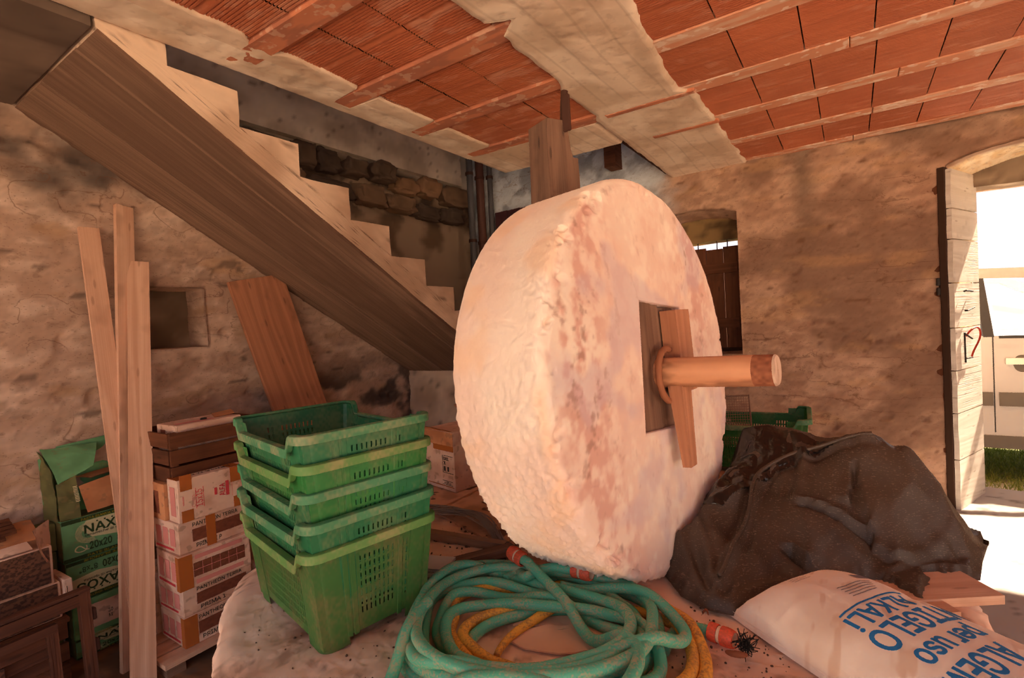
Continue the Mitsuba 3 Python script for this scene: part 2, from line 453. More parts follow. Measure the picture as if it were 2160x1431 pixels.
# --- walls behind and beside the camera; their wide unseen openings are added for fill light
rw = sg.box(-.4, FLOOR - .2, 6.5, 5.2).difference(sg.box(.7, FLOOR, 6.1, 2.55)).difference(sg.box(1.5, 3.5, 5.5, 4.7))
m = trimesh.creation.extrude_polygon(rw, .4); v, f = np.array(m.vertices), np.array(m.faces)
obj('wall_rear', ply((np.stack([v[:, 0], -1.0 - v[:, 2], v[:, 1]], 1), f), 'dull_masonry'), kind='structure')
rw = sg.box(-1.4, FLOOR - .2, 5.6, 5.2).difference(sg.box(-.7, FLOOR, 2.3, 2.5)); m = trimesh.creation.extrude_polygon(rw, .4); v, f = np.array(m.vertices), np.array(m.faces)
obj('wall_right', ply((np.stack([6.25 + v[:, 2], v[:, 0], v[:, 1]], 1), f), 'dull_masonry'), kind='structure')
v, f = cbox(.4, 6.6, 5.5, .01, (-.35, 1.9, 2.4)); obj('wall_left_core', ply((v, f), 'dull_masonry'), kind='structure')
v, f = cbox(7.4, 7.2, .2, .01, (3.1, 2.0, 5.3)); obj('roof', ply((v, f), 'dull_masonry'), kind='structure')

b = uvbox(.11, .22, .26, (1.735, YB(1.7) - .06, 2.99), along=1, seed=77); obj('pocket_block', uvply(b, 'dark_wood'), 'wall_back', label='dark block standing in for a shaded beam pocket')  # solid block added where an open beam pocket is dark with shade

# --- floor
def floor_h(P): return FLOOR + .03 * (F3(P, 1.7, 3, 101) - .5) + .012 * (F3(P, 11, 3, 102) - .5)
U, V = np.meshgrid(np.arange(.0, 6.3, .025), np.arange(-1.4, 5.45, .025), indexing='ij')
P = np.stack([U, V, 0 * U], -1).reshape(-1, 3); P[:, 2] = floor_h(P)
g = F3(P, 6, 4, 103); right = step(3.6, 4.0, P[:, 0] + .3 * (g - .5))
c = lerpc(lerpc(np.array(lin(150, 112, 84)), np.array(lin(104, 78, 60)), step(.4, .6, g)), np.array(lin(178, 172, 168)), right)
c = lerpc(c, np.array(lin(96, 88, 84)), .6 * step(.6, .7, F3(P, 17, 3, 104)))
obj('floor', ply((P, gridfaces(*U.shape)), 'rough_stone', smooth=True, color=c), kind='structure')

# --- ceiling: slab, clay blocks between joists, concrete beam and edge strips
slab = sg.Polygon([(-.2, -1.4), (6.3, -1.4), (6.3, 5.2), (2.19, 5.2), (2.19, 3.53), (1.21, 3.53), (1.21, .795), (-.2, .795)])
m = trimesh.creation.extrude_polygon(slab, .2); m.apply_translation([0, 0, 2.735])
mat('slab_grey', prin(lin(70, 46, 36), .95))
ceil = obj('ceiling', ply(m, 'slab_grey'), kind='structure')


def clay(tint, smear):
    def fn(p, n, uv):
        a = fbm(p.x * 4, p.y * 4, 1.0, 3); b = noise(p.x * 3, p.y * 130, 2.0); s = fbm(p.x * 9, p.y * 26, 5.0, 4)
        c = mix(lin(190 * tint, 114 * tint, 80 * tint), lin(164 * tint, 88 * tint, 60 * tint), dr.clip(.6 * a + .4 * b, 0, 1))
        return mix(c, lin(206, 160, 136), smoothstep(.55 - smear, .80 - smear, s) * (.3 + smear))
    return proc(fn)


for k, (t, s) in enumerate(((1.0, -.02), (.97, .0), (1.03, -.05), (.98, .08))): mat(f'clay_{k}', prin(clay(t, s), .7, specular=.3))


def clay_tile(w, ln):
    """ribbed underside of a hollow clay block: ribs run along x, profile along y, bottom at z=0"""
    pr = []; y = -ln / 2 + .012
    while y < ln / 2 - .016:
        if abs(y) < .016: y = .018; continue
        pr += [(y, 0), (y + .0095, 0), (y + .0105, .005), (y + .0145, .005)]; y += .0155
    pr = [(-ln / 2, .004), (-ln / 2 + .004, 0)] + pr + [(ln / 2 - .004, 0), (ln / 2, .004)]
    pr = np.array(pr + [(ln / 2, .05), (-ln / 2, .05)]); n = len(pr)
    v = np.vstack([np.c_[np.full(n, x), pr] for x in (-w / 2, w / 2)]); i = np.arange(n)
    f = np.vstack([np.stack([i, (i + 1) % n, (i + 1) % n + n], 1), np.stack([i, (i + 1) % n + n, i + n], 1)])
    return v, f


JOY = [2.43 + .565 * k for k in range(-3, 5)]
TILES = {w: ply(clay_tile(w, .447), f'clay_0') for w in (.268, .262)}
tr = np.random.default_rng(5)
def put_tile(xa, xb, yc, z, k):
    w = xb - xa - .006
    sh = dict(ply_tile(round(w, 3))); sh['bsdf'] = {'type': 'ref', 'id': f'clay_{k}'}
    sh['to_world'] = at((xa + xb) / 2, yc, z + tr.uniform(-.0025, .0025), tr.uniform(-.25, .25))
    obj('clay_tile', sh, ceil)
_tc = {}
def ply_tile(w):
    if w not in _tc: _tc[w] = ply(clay_tile(w, .447), 'clay_0')
    return _tc[w]
for j, yj in enumerate(JOY):
    yc = yj + .2825
    if yc > 4.7: continue
    off = (0, .0, .01, .03, .045, .05, .05, .05)[j]
    xs = [2.80] + [3.10 + off + .2755 * k for k in range(12)]
    for xa, xb in zip(xs[:-1], xs[1:]):
        if yc < 1.6 and xb < 3: continue
        put_tile(xa, xb, yc, 2.703, int(tr.choice([0, 1, 2, 0, 2])))
    if yc < 2.9:
        for xa, xb in ((1.24, 1.505), (1.505, 1.775), (1.775, 2.045), (2.045, 2.34)): put_tile(xa, xb, yc, 2.703, int(tr.choice([0, 1, 3, 3])))


def mortar_joist(c0, c1, c2):
    def fn(p, n, uv):
        a = fbm(p.x * 6, p.y * 20, 2.0, 4); b = fbm(p.x * 22, p.y * 30, 4.0, 3)
        return mix(mix(c0, c1, smoothstep(.38, .6, a)), c2, smoothstep(.6, .7, b) * .6)
    return proc(fn)


mat('joist_clay', bump(grit, .002, prin(mortar_joist(lin(190, 122, 92), lin(168, 108, 86), lin(204, 168, 146)), .85)))
mat('joist_mortar', bump(grit, .002, prin(mortar_joist(lin(206, 166, 142), lin(200, 138, 108), lin(226, 206, 190)), .85)))
for yj in JOY:
    xs = [2.78]
    while xs[-1] < 6.2: xs.append(xs[-1] + tr.uniform(.75, 1.05))
    for xa, xb in zip(xs[:-1], xs[1:]):
        v, f = cbox(xb - xa - .004, .118, .05, .004, ((xa + xb) / 2, yj + tr.uniform(-.003, .003), 2.722 + tr.uniform(-.002, .002)))
        obj('joist', ply((v, f), 'joist_mortar'), ceil)
    if yj < 3.0:
        xe = {0: 2.33, 1: 2.30, 2: 2.36}.get(JOY.index(yj), 2.35) if yj != JOY[2] else 2.45
        v, f = cbox(xe - 1.285, .118, .05, .006, ((xe + 1.285) / 2, yj, 2.716)); obj('joist', ply((v, f), 'joist_clay'), ceil)
for yj, xa, xb in ((JOY[4], 2.34, 2.87), (JOY[5], 2.45, 2.88)):
    v, f = cbox(xb - xa, .05, .03, .006, ((xa + xb) / 2, yj, 2.697)); obj('joist', ply((v, f), 'joist_clay'), ceil)


def ceiling_concrete(p, n, uv):
    a = fbm(p.x * 5, p.y * 5, 7.0, 4); b = fbm(p.x * 30, p.y * 30, 3.0, 3)
    wob = fbm(p.x * 3, p.y * 1.3, 1.0, 2)
    bx = p.x * 9.0 + wob * .8; line = 1 - smoothstep(.02, .09, dr.minimum(bx - dr.floor(bx), dr.floor(bx) + 1 - bx))
    c = mix(lin(228, 212, 194), lin(200, 180, 160), smoothstep(.35, .65, a))
    c = mix(c, lin(196, 164, 138), cell_rand(dr.floor(bx), 2) * .5)
    c = mix(c, lin(150, 128, 110), line * .25 * smoothstep(.3, .6, noise(p.x * 2, p.y * 3, 5)))
    return mix(c, lin(160, 138, 120), smoothstep(.60, .80, b) * .22)


lumps = proc(lambda p, n, uv: .6 * fbm(p.x * 14, p.y * 14, 1.0, 4) + .4 * fbm(p.x * 9 + 5, p.y * 1.2, 2.0, 2), eps=4e-3)
mat('ceiling_concrete', bump(lumps, .02, prin(proc(ceiling_concrete), .95)))


def ragged(x, ys, amp, fr, seed):
    p = np.stack([np.full_like(ys, x), ys, 0 * ys], 1)
    return x + amp * 2 * (F3(p, fr, 4, seed) - .5)


ys = np.arange(-1.3, 5.0, .012)
beamL = np.interp(ys, [-1, 1.5, 1.75, 1.80, 1.88, 2.06, 2.4, 2.52, 2.95, 3.02, 5], [2.30, 2.30, 2.31, 2.42, 2.32, 2.31, 2.31, 2.27, 2.27, 2.24, 2.22]) + ragged(0, ys, .012, 9, 3)
beamR = np.interp(ys, [-1, 2.0, 2.2, 2.6, 2.92, 2.97, 3.05, 3.5, 5], [2.89, 2.885, 2.86, 2.83, 2.81, 2.86, 2.885, 2.875, 2.885]) + ragged(0, ys, .018, 8, 4)


def sheet(left, right, ys, z, nx=24, sag=.02, seed=1):
    """plaster or concrete spread under the blocks: hangs lower in its middle, feathers up at its torn edges"""
    t = np.linspace(0, 1, nx); X = left[:, None] * (1 - t) + right[:, None] * t; Y = np.broadcast_to(ys[:, None], X.shape)
    P = np.stack([X, Y, 0 * X], -1); e = np.minimum(t, 1 - t)[None] * (right - left)[:, None]
    P[..., 2] = z - .012 * step(0, .018, e) + .006 * (F3(P, 16, 3, seed) - .5) + .025 * (e < .001)
    return P.reshape(-1, 3), gridfaces(*X.shape)


sel = (ys > .9); v, f = sheet(beamL[sel], beamR[sel], ys[sel], 2.699)
obj('concrete_beam', ply((v, f), 'ceiling_concrete', smooth=True), ceil)
sel = (ys > -1.3) & (ys < 3.53)
eR = np.interp(ys, [-1, 1.2, 1.25, 1.35, 1.4, 1.80, 1.81, 1.925, 1.93, 2.37, 2.375, 2.485, 2.49, 2.94, 2.95, 3.04, 3.045, 3.06, 5], [1.53, 1.53, 1.49, 1.49, 1.53, 1.51, 1.30, 1.29, 1.51, 1.51, 1.30, 1.29, 1.50, 1.51, 1.30, 1.29, 1.80, 2.27, 2.27]) + ragged(0, ys, .012, 10, 5)
v, f = sheet(np.full(sel.sum(), 1.21), np.minimum(eR[sel], 2.26), ys[sel], 2.703, 40)
obj('concrete_strip', ply((v, f), 'ceiling_concrete', smooth=True), ceil)
v, f = cbox(2.19 - 1.21, .004, .03, .001, (1.70, 3.532, 2.715))

# --- concrete stair: stepped flight, board-marked soffit, landing slab
steps_y = [.745, 1.039, 1.333, 1.634, 1.938, 2.228, 2.526, 2.804, 3.09, 3.38, 3.67]
steps_z = [2.777, 2.609, 2.44, 2.272, 2.093, 1.912, 1.737, 1.57, 1.40, 1.235]
prof = [(.80, 2.664), (.80, 2.80)]
for i in range(len(steps_z) - 1): prof += [(steps_y[i + 1], steps_z[i]), (steps_y[i + 1], steps_z[i + 1])]
prof += [(steps_y[10], steps_z[9]), (steps_y[10], FLOOR), (3.33, FLOOR), (3.33, SOF(3.33))]
m = trimesh.creation.extrude_polygon(sg.Polygon(prof).buffer(0), 1.215); m = m.subdivide_to_size(.07)
v = np.array(m.vertices); v = np.stack([v[:, 2] - .005, v[:, 0], v[:, 1]], 1); f = np.array(m.faces)
v = v + .006 * (np.stack([F3(v, 7, 3, s) for s in (201, 202, 203)], 1) - .5) * 2
def stair_col(P):
    c = conc(P, lin(186, 158, 136), lin(222, 198, 176), 211)
    return lerpc(c, np.array(lin(112, 84, 66)), .75 * step(.71, .78, F3(P, 26, 2, 214)))
stair = thing('staircase', 'bare concrete stair flight rising along the left wall to the ceiling', 'stairs', kind='structure')
obj('flight', ply((v, f), 'soft_vc', color=stair_col(v)), stair)


def shuttered(p, n, uv):
    v = uv.y * 3.4; k = dr.floor(v)
    g = noise(uv.x * 1.3 + k * 9, uv.y * 70 + k * 3); h = fbm(uv.x * 2.2, uv.y * 9 + k, k * 3, 3); s = noise(uv.x * 3, uv.y * 300)
    c = mix(lin(140, 112, 94), lin(102, 80, 66), dr.clip(.55 * g + .5 * (h - .2), 0, 1))
    c = mix(c, lin(88, 64, 52), smoothstep(.55, .8, s) * .35)
    return mix(c, lin(86, 62, 50), smoothstep(.48, .72, cell_rand(k, 5) * .5 + h * .6) * .5)


mat('shuttered', bump(proc(lambda p, n, uv: noise(uv.x * 2, uv.y * 190), eps=2e-3), .0015, prin(proc(shuttered), .85)))
xs = [.0, .235, .60, 1.0, 1.212]
for k in range(4):
    ln_ = np.hypot(3.33 - .80, SOF(.80) - SOF(3.33))
    b = uvbox(ln_ - .004 * (k == 3), xs[k + 1] - xs[k] - .005, .02, along=0, seed=k * .31, n=(30, 4, 1))
    M = frame((( xs[k] + xs[k + 1]) / 2, (3.33 + .80) / 2, (SOF(.80) + SOF(3.33)) / 2 - .009 - .0015 * (k % 2)), (0, 3.33 - .8, SOF(3.33) - SOF(.8)), (1, 0, 0))
    obj('soffit_board_mark', uvply(b, 'shuttered', M), stair)
v, f = densebox(-.02, 1.215, -1.25, .785, 2.655, 2.80, .04, lambda v: v + np.array([0, 0, .012]) * (F3(v, 3, 3, 221) - .5)[:, None])
c = lerpc(np.array(lin(128, 110, 97)), np.array(lin(98, 84, 75)), step(.35, .65, F3(v * np.array([1, 1, 1.0]), 2.5, 4, 222)))
c = lerpc(c, np.array(lin(84, 70, 62)), .7 * step(.55, .72, F3(v * np.array([6, 1.2, 1]), 2, 3, 223)))
obj('landing', ply((v, f), 'soft_vc', color=c), stair)

# --- window in the back wall with a closed plank shutter
win = obj('window_1', None, kind='structure')
v, f = join(cbox(.05, .06, 1.25, .004, (2.085, 0, 1.68)), cbox(.05, .06, 1.25, .004, (2.735, 0, 1.68)), cbox(.7, .06, .05, .004, (2.41, 0, 1.10)))
mat('sooty_wood', prin(lin(62, 44, 34), .9))
scene[win] = ply((v + np.array([0, YB(2.4) + .40, 0]), f), 'sooty_wood')
for k, (xa, xb, zt) in enumerate(((2.08, 2.266, 2.03), (2.27, 2.428, 2.06), (2.432, 2.578, 2.04), (2.583, 2.722, 2.055))):
    b = uvbox(xb - xa, .028, zt - 1.12, ((xa + xb) / 2, YB(2.4) + .38, (zt + 1.12) / 2), along=2, seed=40 + k)
    obj('shutter_board', uvply(b, 'dark_wood'), win)
for z in (1.35, 1.86):
    b = uvbox(.61, .022, .09, (2.40, YB(2.4) + .355, z), along=0, seed=47 + z); obj('shutter_batten', uvply(b, 'dark_wood'), win)
for x in (2.36, 2.53, 2.62):
    v, f = tube([(x, YB(2.4) + .37, 2.03), (x + .003, YB(2.4) + .365, 2.10), (x - .004, YB(2.4) + .36, 2.125)], .005, 6); obj('hook', ply((v, f), 'sooty_wood'), win)
v, f = densebox(2.0, 2.82, YB(2.4) + .30, YB(2.4) + .48, 2.112, 2.36, .03, lambda v: v + .02 * (F3(v, 6, 3, 231) - .5)[:, None])
obj('wooden_lintel', ply((v, f), 'rough_stone', color=lerpc(np.array(lin(150, 124, 84)), np.array(lin(92, 72, 52)), step(.4, .6, F3(v, 8, 3, 232)))), win)

# --- door leaf folded back against the splayed left jamb, and the stone lintel outside
door = obj('door_1', None, kind='structure')
DA, DB = np.array([4.165, 4.80, 0]), np.array([4.375, 5.27, 0])
dd = (DB - DA) / np.linalg.norm(DB - DA); dn = np.array([dd[1], -dd[0], 0])   # outward face looks to +x
DL = np.linalg.norm(DB - DA)
mat('door_paint', bump(woodgrain, .002, prin(proc(plank_color(lin(232, 228, 220), lin(206, 200, 190), lin(150, 138, 126))), .7)))
v, f = densebox(-.045, .0, -.03, .05, -.14 - 0, 2.40, .05)
rel = lambda v: DA + v[:, :1] * dn + v[:, 1:2] * dd + v[:, 2:] * np.array([0, 0, 1.0])
v, f = cbox(.045, .06, 2.50, .004, (-.052, .03, 1.15)); scene[door] = ply((rel(v), f), 'sooty_wood')
M = np.eye(4); M[:3, 0], M[:3, 1], M[:3, 3] = dn, dd, DA
zs = [-.10, .28, .62, .93, 1.24, 1.565, 1.88, 2.10, 2.385]
for k in range(len(zs) - 1):
    b = uvbox(.03, DL, zs[k + 1] - zs[k] - .008, (-.012, DL / 2, (zs[k] + zs[k + 1]) / 2), along=1, seed=60 + k, n=(1, 10, 3))
    def wear(v, k=k): 
        e = step(.05, 0, v[:, 1]); return v + np.stack([0 * e, e * .02 * (N3(v + k, 15, k) - .2), 0 * e], 1)
    obj('board', uvply(b, 'door_paint', M, wear), door)
mat('rusty_iron', prin(lin(74, 48, 40), .7, metallic=.3))
mat('black_iron', prin(lin(38, 34, 34), .6))
mat('red_paint', prin(lin(168, 52, 34), .5))
def dpt(y, z, o=.015): return DA + dd * y + dn * o + np.array([0, 0, z])
v, f = join(tube([dpt(.15, 1.50), dpt(.15, 1.505, .03), dpt(.28, 1.50, .03), dpt(.30, 1.50)], .006, 6), tube([dpt(.16, 1.36), dpt(.16, 1.36, .03), dpt(.30, 1.38, .03)], .006, 6)); obj('bolt', ply((v, f), 'black_iron'), door)
v, f = tube(spline([dpt(.17, 1.17), dpt(.20, 1.22, .04), dpt(.27, 1.225, .06), dpt(.30, 1.18, .06), dpt(.25, 1.10, .05), dpt(.22, 1.02, .03)], 24), .006, 8); obj('pull_handle', ply((v, f), 'red_paint'), door)
v, f = join(tube([dpt(.14, 1.20), dpt(.145, .98)], .006, 6), tube([dpt(.14, 1.19, .02), dpt(.24, 1.15, .03)], .006, 6), tube([dpt(.16, 1.01, .02), dpt(.27, 1.01, .02)], .005, 6)); obj('latch', ply((v, f), 'black_iron'), door)
for z in (1.58, 1.51):
    v, f = cbox(.02, .05, .055, .003); obj('hinge_plate', ply((v + DA + dn * -.085 + dd * -.0 + np.array([0, 0, z]), f), 'black_iron'), door)
b = uvbox(.05, .05, 2.52, (-.10, .04, 1.15), along=2, seed=71); obj('jamb_post', uvply(b, 'dark_wood', M), door)
v, f = densebox(4.2, 5.9, 5.22, 5.46, 2.285, 2.50, .05, lambda v: v + .03 * (F3(v, 5, 3, 241) - .5)[:, None])
obj('lintel', ply((v, f), 'rough_stone', color=lerpc(np.array(lin(156, 140, 120)), np.array(lin(112, 94, 78)), step(.4, .6, F3(v, 7, 3, 242)))), door)

# --- pipes in the far corner, a maroon board behind the stone
mat('grey_pipe', prin(lin(78, 78, 82), .45))
mat('brown_pipe', prin(lin(84, 54, 46), .6))
for x0, y0, r, m_, lab in ((.26, 4.30, .035, 'grey_pipe', 'dark grey drainpipe running down the far corner beside the stair'), (.24, 4.50, .045, 'brown_pipe', 'brown rusty pipe in the far corner behind the dark grey drainpipe'), (.33, 4.56, .03, 'grey_pipe', 'thin grey conduit right of the rusty pipe in the far corner')):
    v, f = tube([(x0 - .02, y0, FLOOR), (x0, y0, 1.6), (x0 + .03, y0, 4.9)], r, 14)
    k = thing('corner_pipe', lab, 'pipe'); obj('pipe', ply((v, f), m_, smooth=40), k)
    for z in (2.35, 3.05):
        v, f = lathe([(r, -.015), (r + .008, -.015), (r + .008, .015), (r, .015)], 18); obj('clamp', ply((v + np.array([x0 + .005 * z - .006, y0, z]), f), 'rusty_iron'), k)
k = thing('maroon_panel', 'dark maroon wooden panel leaning on the back wall behind the millstone', 'panel')
mat('maroon', bump(woodgrain, .003, prin(proc(plank_color(lin(78, 44, 48), lin(56, 34, 40), lin(38, 28, 32))), .7)))
for i in range(4):
    b = uvbox(.155, .025, 2.75, along=2, seed=80 + i); M = frame((.50 + .16 * i, 4.54, FLOOR + 1.37), (1, .0, .03), (0, 1, -.03)); obj('plank', uvply(b, 'maroon', M), k)
# ------------------------------------------------------------------ the mill: bed, upright stone, post, axle
BED = np.array([2.575, 1.815, .565]); BR_ = 1.275
def bed_top(P):
    r = np.hypot(P[:, 0] - BED[0], P[:, 1] - BED[1]); q = np.c_[P[:, :2], np.zeros(len(P))]
    return BED[2] + .012 * (F3(q, 5, 4, 301) - .55) - .006 * step(.55, .7, F3(q, 18, 3, 302))


def bed_col(P):
    q = P; g = F3(q, 4, 4, 311); h = F3(q, 15, 4, 312); k = F3(q, 40, 2, 313)
    c = lerpc(np.array(lin(238, 206, 184)), np.array(lin(214, 172, 148)), step(.35, .62, g))
    c = lerpc(c, np.array(lin(158, 118, 96)), .75 * step(.54, .64, h) * step(.3, .6, g)); c = lerpc(c, np.array(lin(104, 76, 60)), .7 * step(.62, .7, .6 * h + .4 * k))
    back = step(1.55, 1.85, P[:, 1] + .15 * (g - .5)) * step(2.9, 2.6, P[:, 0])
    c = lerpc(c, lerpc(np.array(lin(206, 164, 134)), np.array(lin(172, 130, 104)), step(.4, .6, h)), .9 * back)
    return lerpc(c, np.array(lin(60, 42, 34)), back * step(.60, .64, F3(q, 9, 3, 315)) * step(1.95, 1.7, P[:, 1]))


bed = thing('mill_bed', 'round stone mill bed with a worn rim under the millstone and crates', 'millstone bed')
NA = 520; th = np.arange(NA) * 2 * np.pi / NA; wob = 1 + .016 * (F3(np.stack([np.cos(th), np.sin(th), 0 * th], 1), 3.5, 4, 321) - .5) * 2
rings = []
for r in np.r_[np.linspace(.02, 1.19, 92), 1.215, 1.235, 1.25]:
    P = np.stack([BED[0] + r * wob * np.cos(th), BED[1] + r * wob * np.sin(th), 0 * th], 1); P[:, 2] = bed_top(P) - .05 * max(0, (r - 1.2) / .05) ** 2 * .3; rings.append(P)
for r, z in ((1.268, -.025), (1.275, -.05), (1.272, -.09), (1.262, -.14), (1.245, -.20), (1.215, -.25), (1.15, -.28), (1.0, -.29)):
    P = np.stack([BED[0] + r * wob * np.cos(th), BED[1] + r * wob * np.sin(th), np.full(NA, BED[2] + z)], 1)
    P += np.stack([np.cos(th), np.sin(th), 0 * th], 1) * (.05 * (F3(P, 7, 4, 331) - .5) + .02 * (F3(P, 25, 3, 332) - .5))[:, None]; rings.append(P)
v = np.vstack(rings); i, j = np.meshgrid(np.arange(len(rings) - 1), np.arange(NA), indexing='ij')
f = np.stack([i * NA + j, (i + 1) * NA + j, (i + 1) * NA + (j + 1) % NA, i * NA + (j + 1) % NA], -1).reshape(-1, 4)
obj('bed_stone', ply((v, f), 'rough_stone', smooth=True, color=bed_col(v)), bed)
v, f = lathe([(1.02, FLOOR - .05), (1.06, .1), (1.08, BED[2] - .27)], 96); v = v + np.array([BED[0], BED[1], 0]); 
obj('masonry_base', ply((v, f), 'dull_masonry', smooth=True), bed)
mat('bed_slab', bump(grit, .003, prin(proc(lambda p, n, uv: mix(mix(lin(206, 166, 138), lin(176, 136, 110), smoothstep(.35, .65, fbm(p.x * 9, p.y * 9, 2, 4))), lin(84, 58, 46), smoothstep(.64, .7, fbm(p.x * 14 + 3, p.y * 14, 5, 3)) * .8)), .9)))
for pts in (([1.50, 1.60], [1.84, 1.79], [1.845, 2.2], [1.52, 2.26], [1.40, 2.0]), ([1.86, 1.79], [2.36, 1.62], [2.40, 2.25], [1.866, 2.24]), ([1.52, 2.28], [2.40, 2.27], [2.35, 2.70], [1.86, 2.66])):
    m = trimesh.creation.extrude_polygon(sg.Polygon(pts).buffer(-.006).buffer(.004), .03); m.apply_translation([0, 0, BED[2] - .025]); obj('paving_slab', ply(m, 'bed_slab'), bed)

# --- millstone
SA = np.radians(-6.827); SE = np.radians(3.825)
AX = np.array([np.cos(SA) * np.cos(SE), np.sin(SA) * np.cos(SE), np.sin(SE)]); SU = np.cross([0, 0, 1.], AX); SU /= np.linalg.norm(SU); SV = np.cross(AX, SU)
CF = np.array([2.988, 1.782, 1.252]); SR, ST = .688, .346
MS = np.eye(4); MS[:3, 0], MS[:3, 1], MS[:3, 2], MS[:3, 3] = SU, SV, AX, CF     # local: x right, y up, z out of the face
HOLE = np.array([(.175, -.215), (.222, .225), (-.110, .255), (-.165, -.185)])
NS = 900; ph = np.arange(NS) * 2 * np.pi / NS
hc = HOLE.mean(0)
def hole_ring():
    out = []
    for a in ph:
        d = np.array([np.cos(a), np.sin(a)]); best = 9
        for p, q in zip(HOLE, np.roll(HOLE, -1, 0)):
            A = np.array([d, p - q]).T
            t, s = np.linalg.solve(A, p - hc)
            if t > 0 and -1e-9 <= s <= 1 + 1e-9: best = min(best, t)
        out.append(hc + d * best)
    return np.array(out)
HR = hole_ring(); OUT = lambda r: np.stack([r * np.cos(ph), r * np.sin(ph)], 1)
rings = [np.c_[HR, np.full(NS, -.16)], np.c_[HR, np.full(NS, -.08)], np.c_[HR, np.full(NS, -.006)], np.c_[hc + (HR - hc) * 1.02, np.full(NS, 0.0)]]
for s in np.linspace(.03, 1, 64): rings.append(np.c_[(hc + (HR - hc) * 1.02) * (1 - s) + OUT(SR - .035) * s, np.full(NS, 0.0)])
for a in np.linspace(0, np.pi / 2, 9)[1:]: rings.append(np.c_[OUT(SR - .04 + .04 * np.sin(a)), np.full(NS, -.04 + .04 * np.cos(a))])
for z in np.linspace(-.05, -ST + .03, 40): rings.append(np.c_[OUT(SR), np.full(NS, z)])
for a in np.linspace(0, np.pi / 2, 6)[1:]: rings.append(np.c_[OUT(SR - .03 + .03 * np.cos(a)), np.full(NS, -ST + .03 - .03 * np.sin(a))])
for r in np.linspace(SR - .05, .17, 22): rings.append(np.c_[OUT(r), np.full(NS, -ST)])
v = np.vstack(rings); K = len(rings)
i, j = np.meshgrid(np.arange(K - 1), np.arange(NS), indexing='ij')
f = np.stack([i * NS + j, (i + 1) * NS + j, (i + 1) * NS + (j + 1) % NS, i * NS + (j + 1) % NS], -1).reshape(-1, 4)
r = np.hypot(v[:, 0], v[:, 1]); rim = step(SR - .03, SR - .005, r); edge = np.exp(-((r - SR + .02) / .03) ** 2) * np.exp(-(v[:, 2] / .05) ** 2)
tm = trimesh.Trimesh(v, np.vstack([f[:, [0, 1, 2]], f[:, [0, 2, 3]]]), process=False); nn = np.array(tm.vertex_normals)
ang_ = np.arctan2(v[:, 1], v[:, 0])
diag = np.stack([ang_ * SR * 1.0 + v[:, 2] * .8, (v[:, 2] - ang_ * SR * .4) * 2.2, 0 * r], 1)
worn = F3(v, 4, 3, 401)
tool = (F3(diag, 46, 3, 402) - .5) * .022 * step(.2, .55, worn + .2) + .010 * (F3(v, 9, 4, 403) - .5)
low = step(.25, -.35, v[:, 1]); tool = tool * (.12 + 1.0 * low)
pit = -.010 * step(.62, .72, F3(v, 22, 3, 404)) * (edge * 1.6 + .25 * (1 - rim) * np.exp(-((r - SR + .07) / .07) ** 2))
faced = .010 * (F3(v, 4, 3, 405) - .5) + .0035 * (F3(v, 28, 3, 406) - .5)
chip = -edge * .030 * step(.48, .72, F3(v, 8, 4, 407)) * (.15 + .85 * step(.12, -.1, v[:, 1] + .3 * (v[:, 0] > 0)))
inhole = step(.03, .0, np.minimum(np.abs(v[:, 2] + 0), 1)) * 0
d = rim * tool + (1 - rim) * faced + pit + chip; d[:4 * NS] = 0
v2 = v + nn * d[:, None]
C0, C1, C2, C3 = map(np.array, (lin(240, 224, 208), lin(234, 208, 192), lin(212, 166, 152), lin(164, 122, 108)))
g = F3(v, 3.2, 4, 411); h = F3(v * np.array([2.2, .8, 1]), 6, 4, 412); k = F3(v, 26, 3, 413)
c = lerpc(C0, C1, step(.35, .65, g))
face = 1 - rim
band = np.exp(-((v[:, 0] + .50 - .22 * v[:, 1] ** 2) / .13) ** 2) + .8 * np.exp(-((v[:, 0] - .40) / .12) ** 2) * step(-.1, .3, v[:, 1]) + .3
c = lerpc(c, C2, np.clip(face * band * step(.38, .62, .45 * h + .55 * k) * .9, 0, .9))
c = lerpc(c, np.array(lin(196, 176, 188)), face * .45 * step(.5, .66, F3(v, 5, 3, 415)))
c = lerpc(c, C3, np.clip((face * band * .6 + edge * .2) * step(.60, .76, .5 * F3(v * np.array([1.6, .7, 1]), 13, 4, 414) + .5 * F3(v, 40, 3, 417)), 0, .6))
c = lerpc(c, np.array(lin(236, 196, 160)), rim * .5 * step(.5, .7, F3(v, 7, 3, 416)))
stone = thing('millstone', 'huge upright pale millstone standing on the round stone bed', 'millstone')
pits = proc(lambda p, n, uv: .6 * noise(p.x * 70, p.y * 70, p.z * 70) + .4 * noise(p.x * 160, p.y * 160, p.z * 120) - .5 * smoothstep(.70, .85, noise(p.x * 34, p.y * 34, p.z * 34)), eps=2e-3)
mat('mill_stone', bump(pits, .006, prin(VC, .9, specular=.2)))
obj('stone_wheel', ply(moved((v2, f), MS), 'mill_stone', smooth=True, color=c), stone)

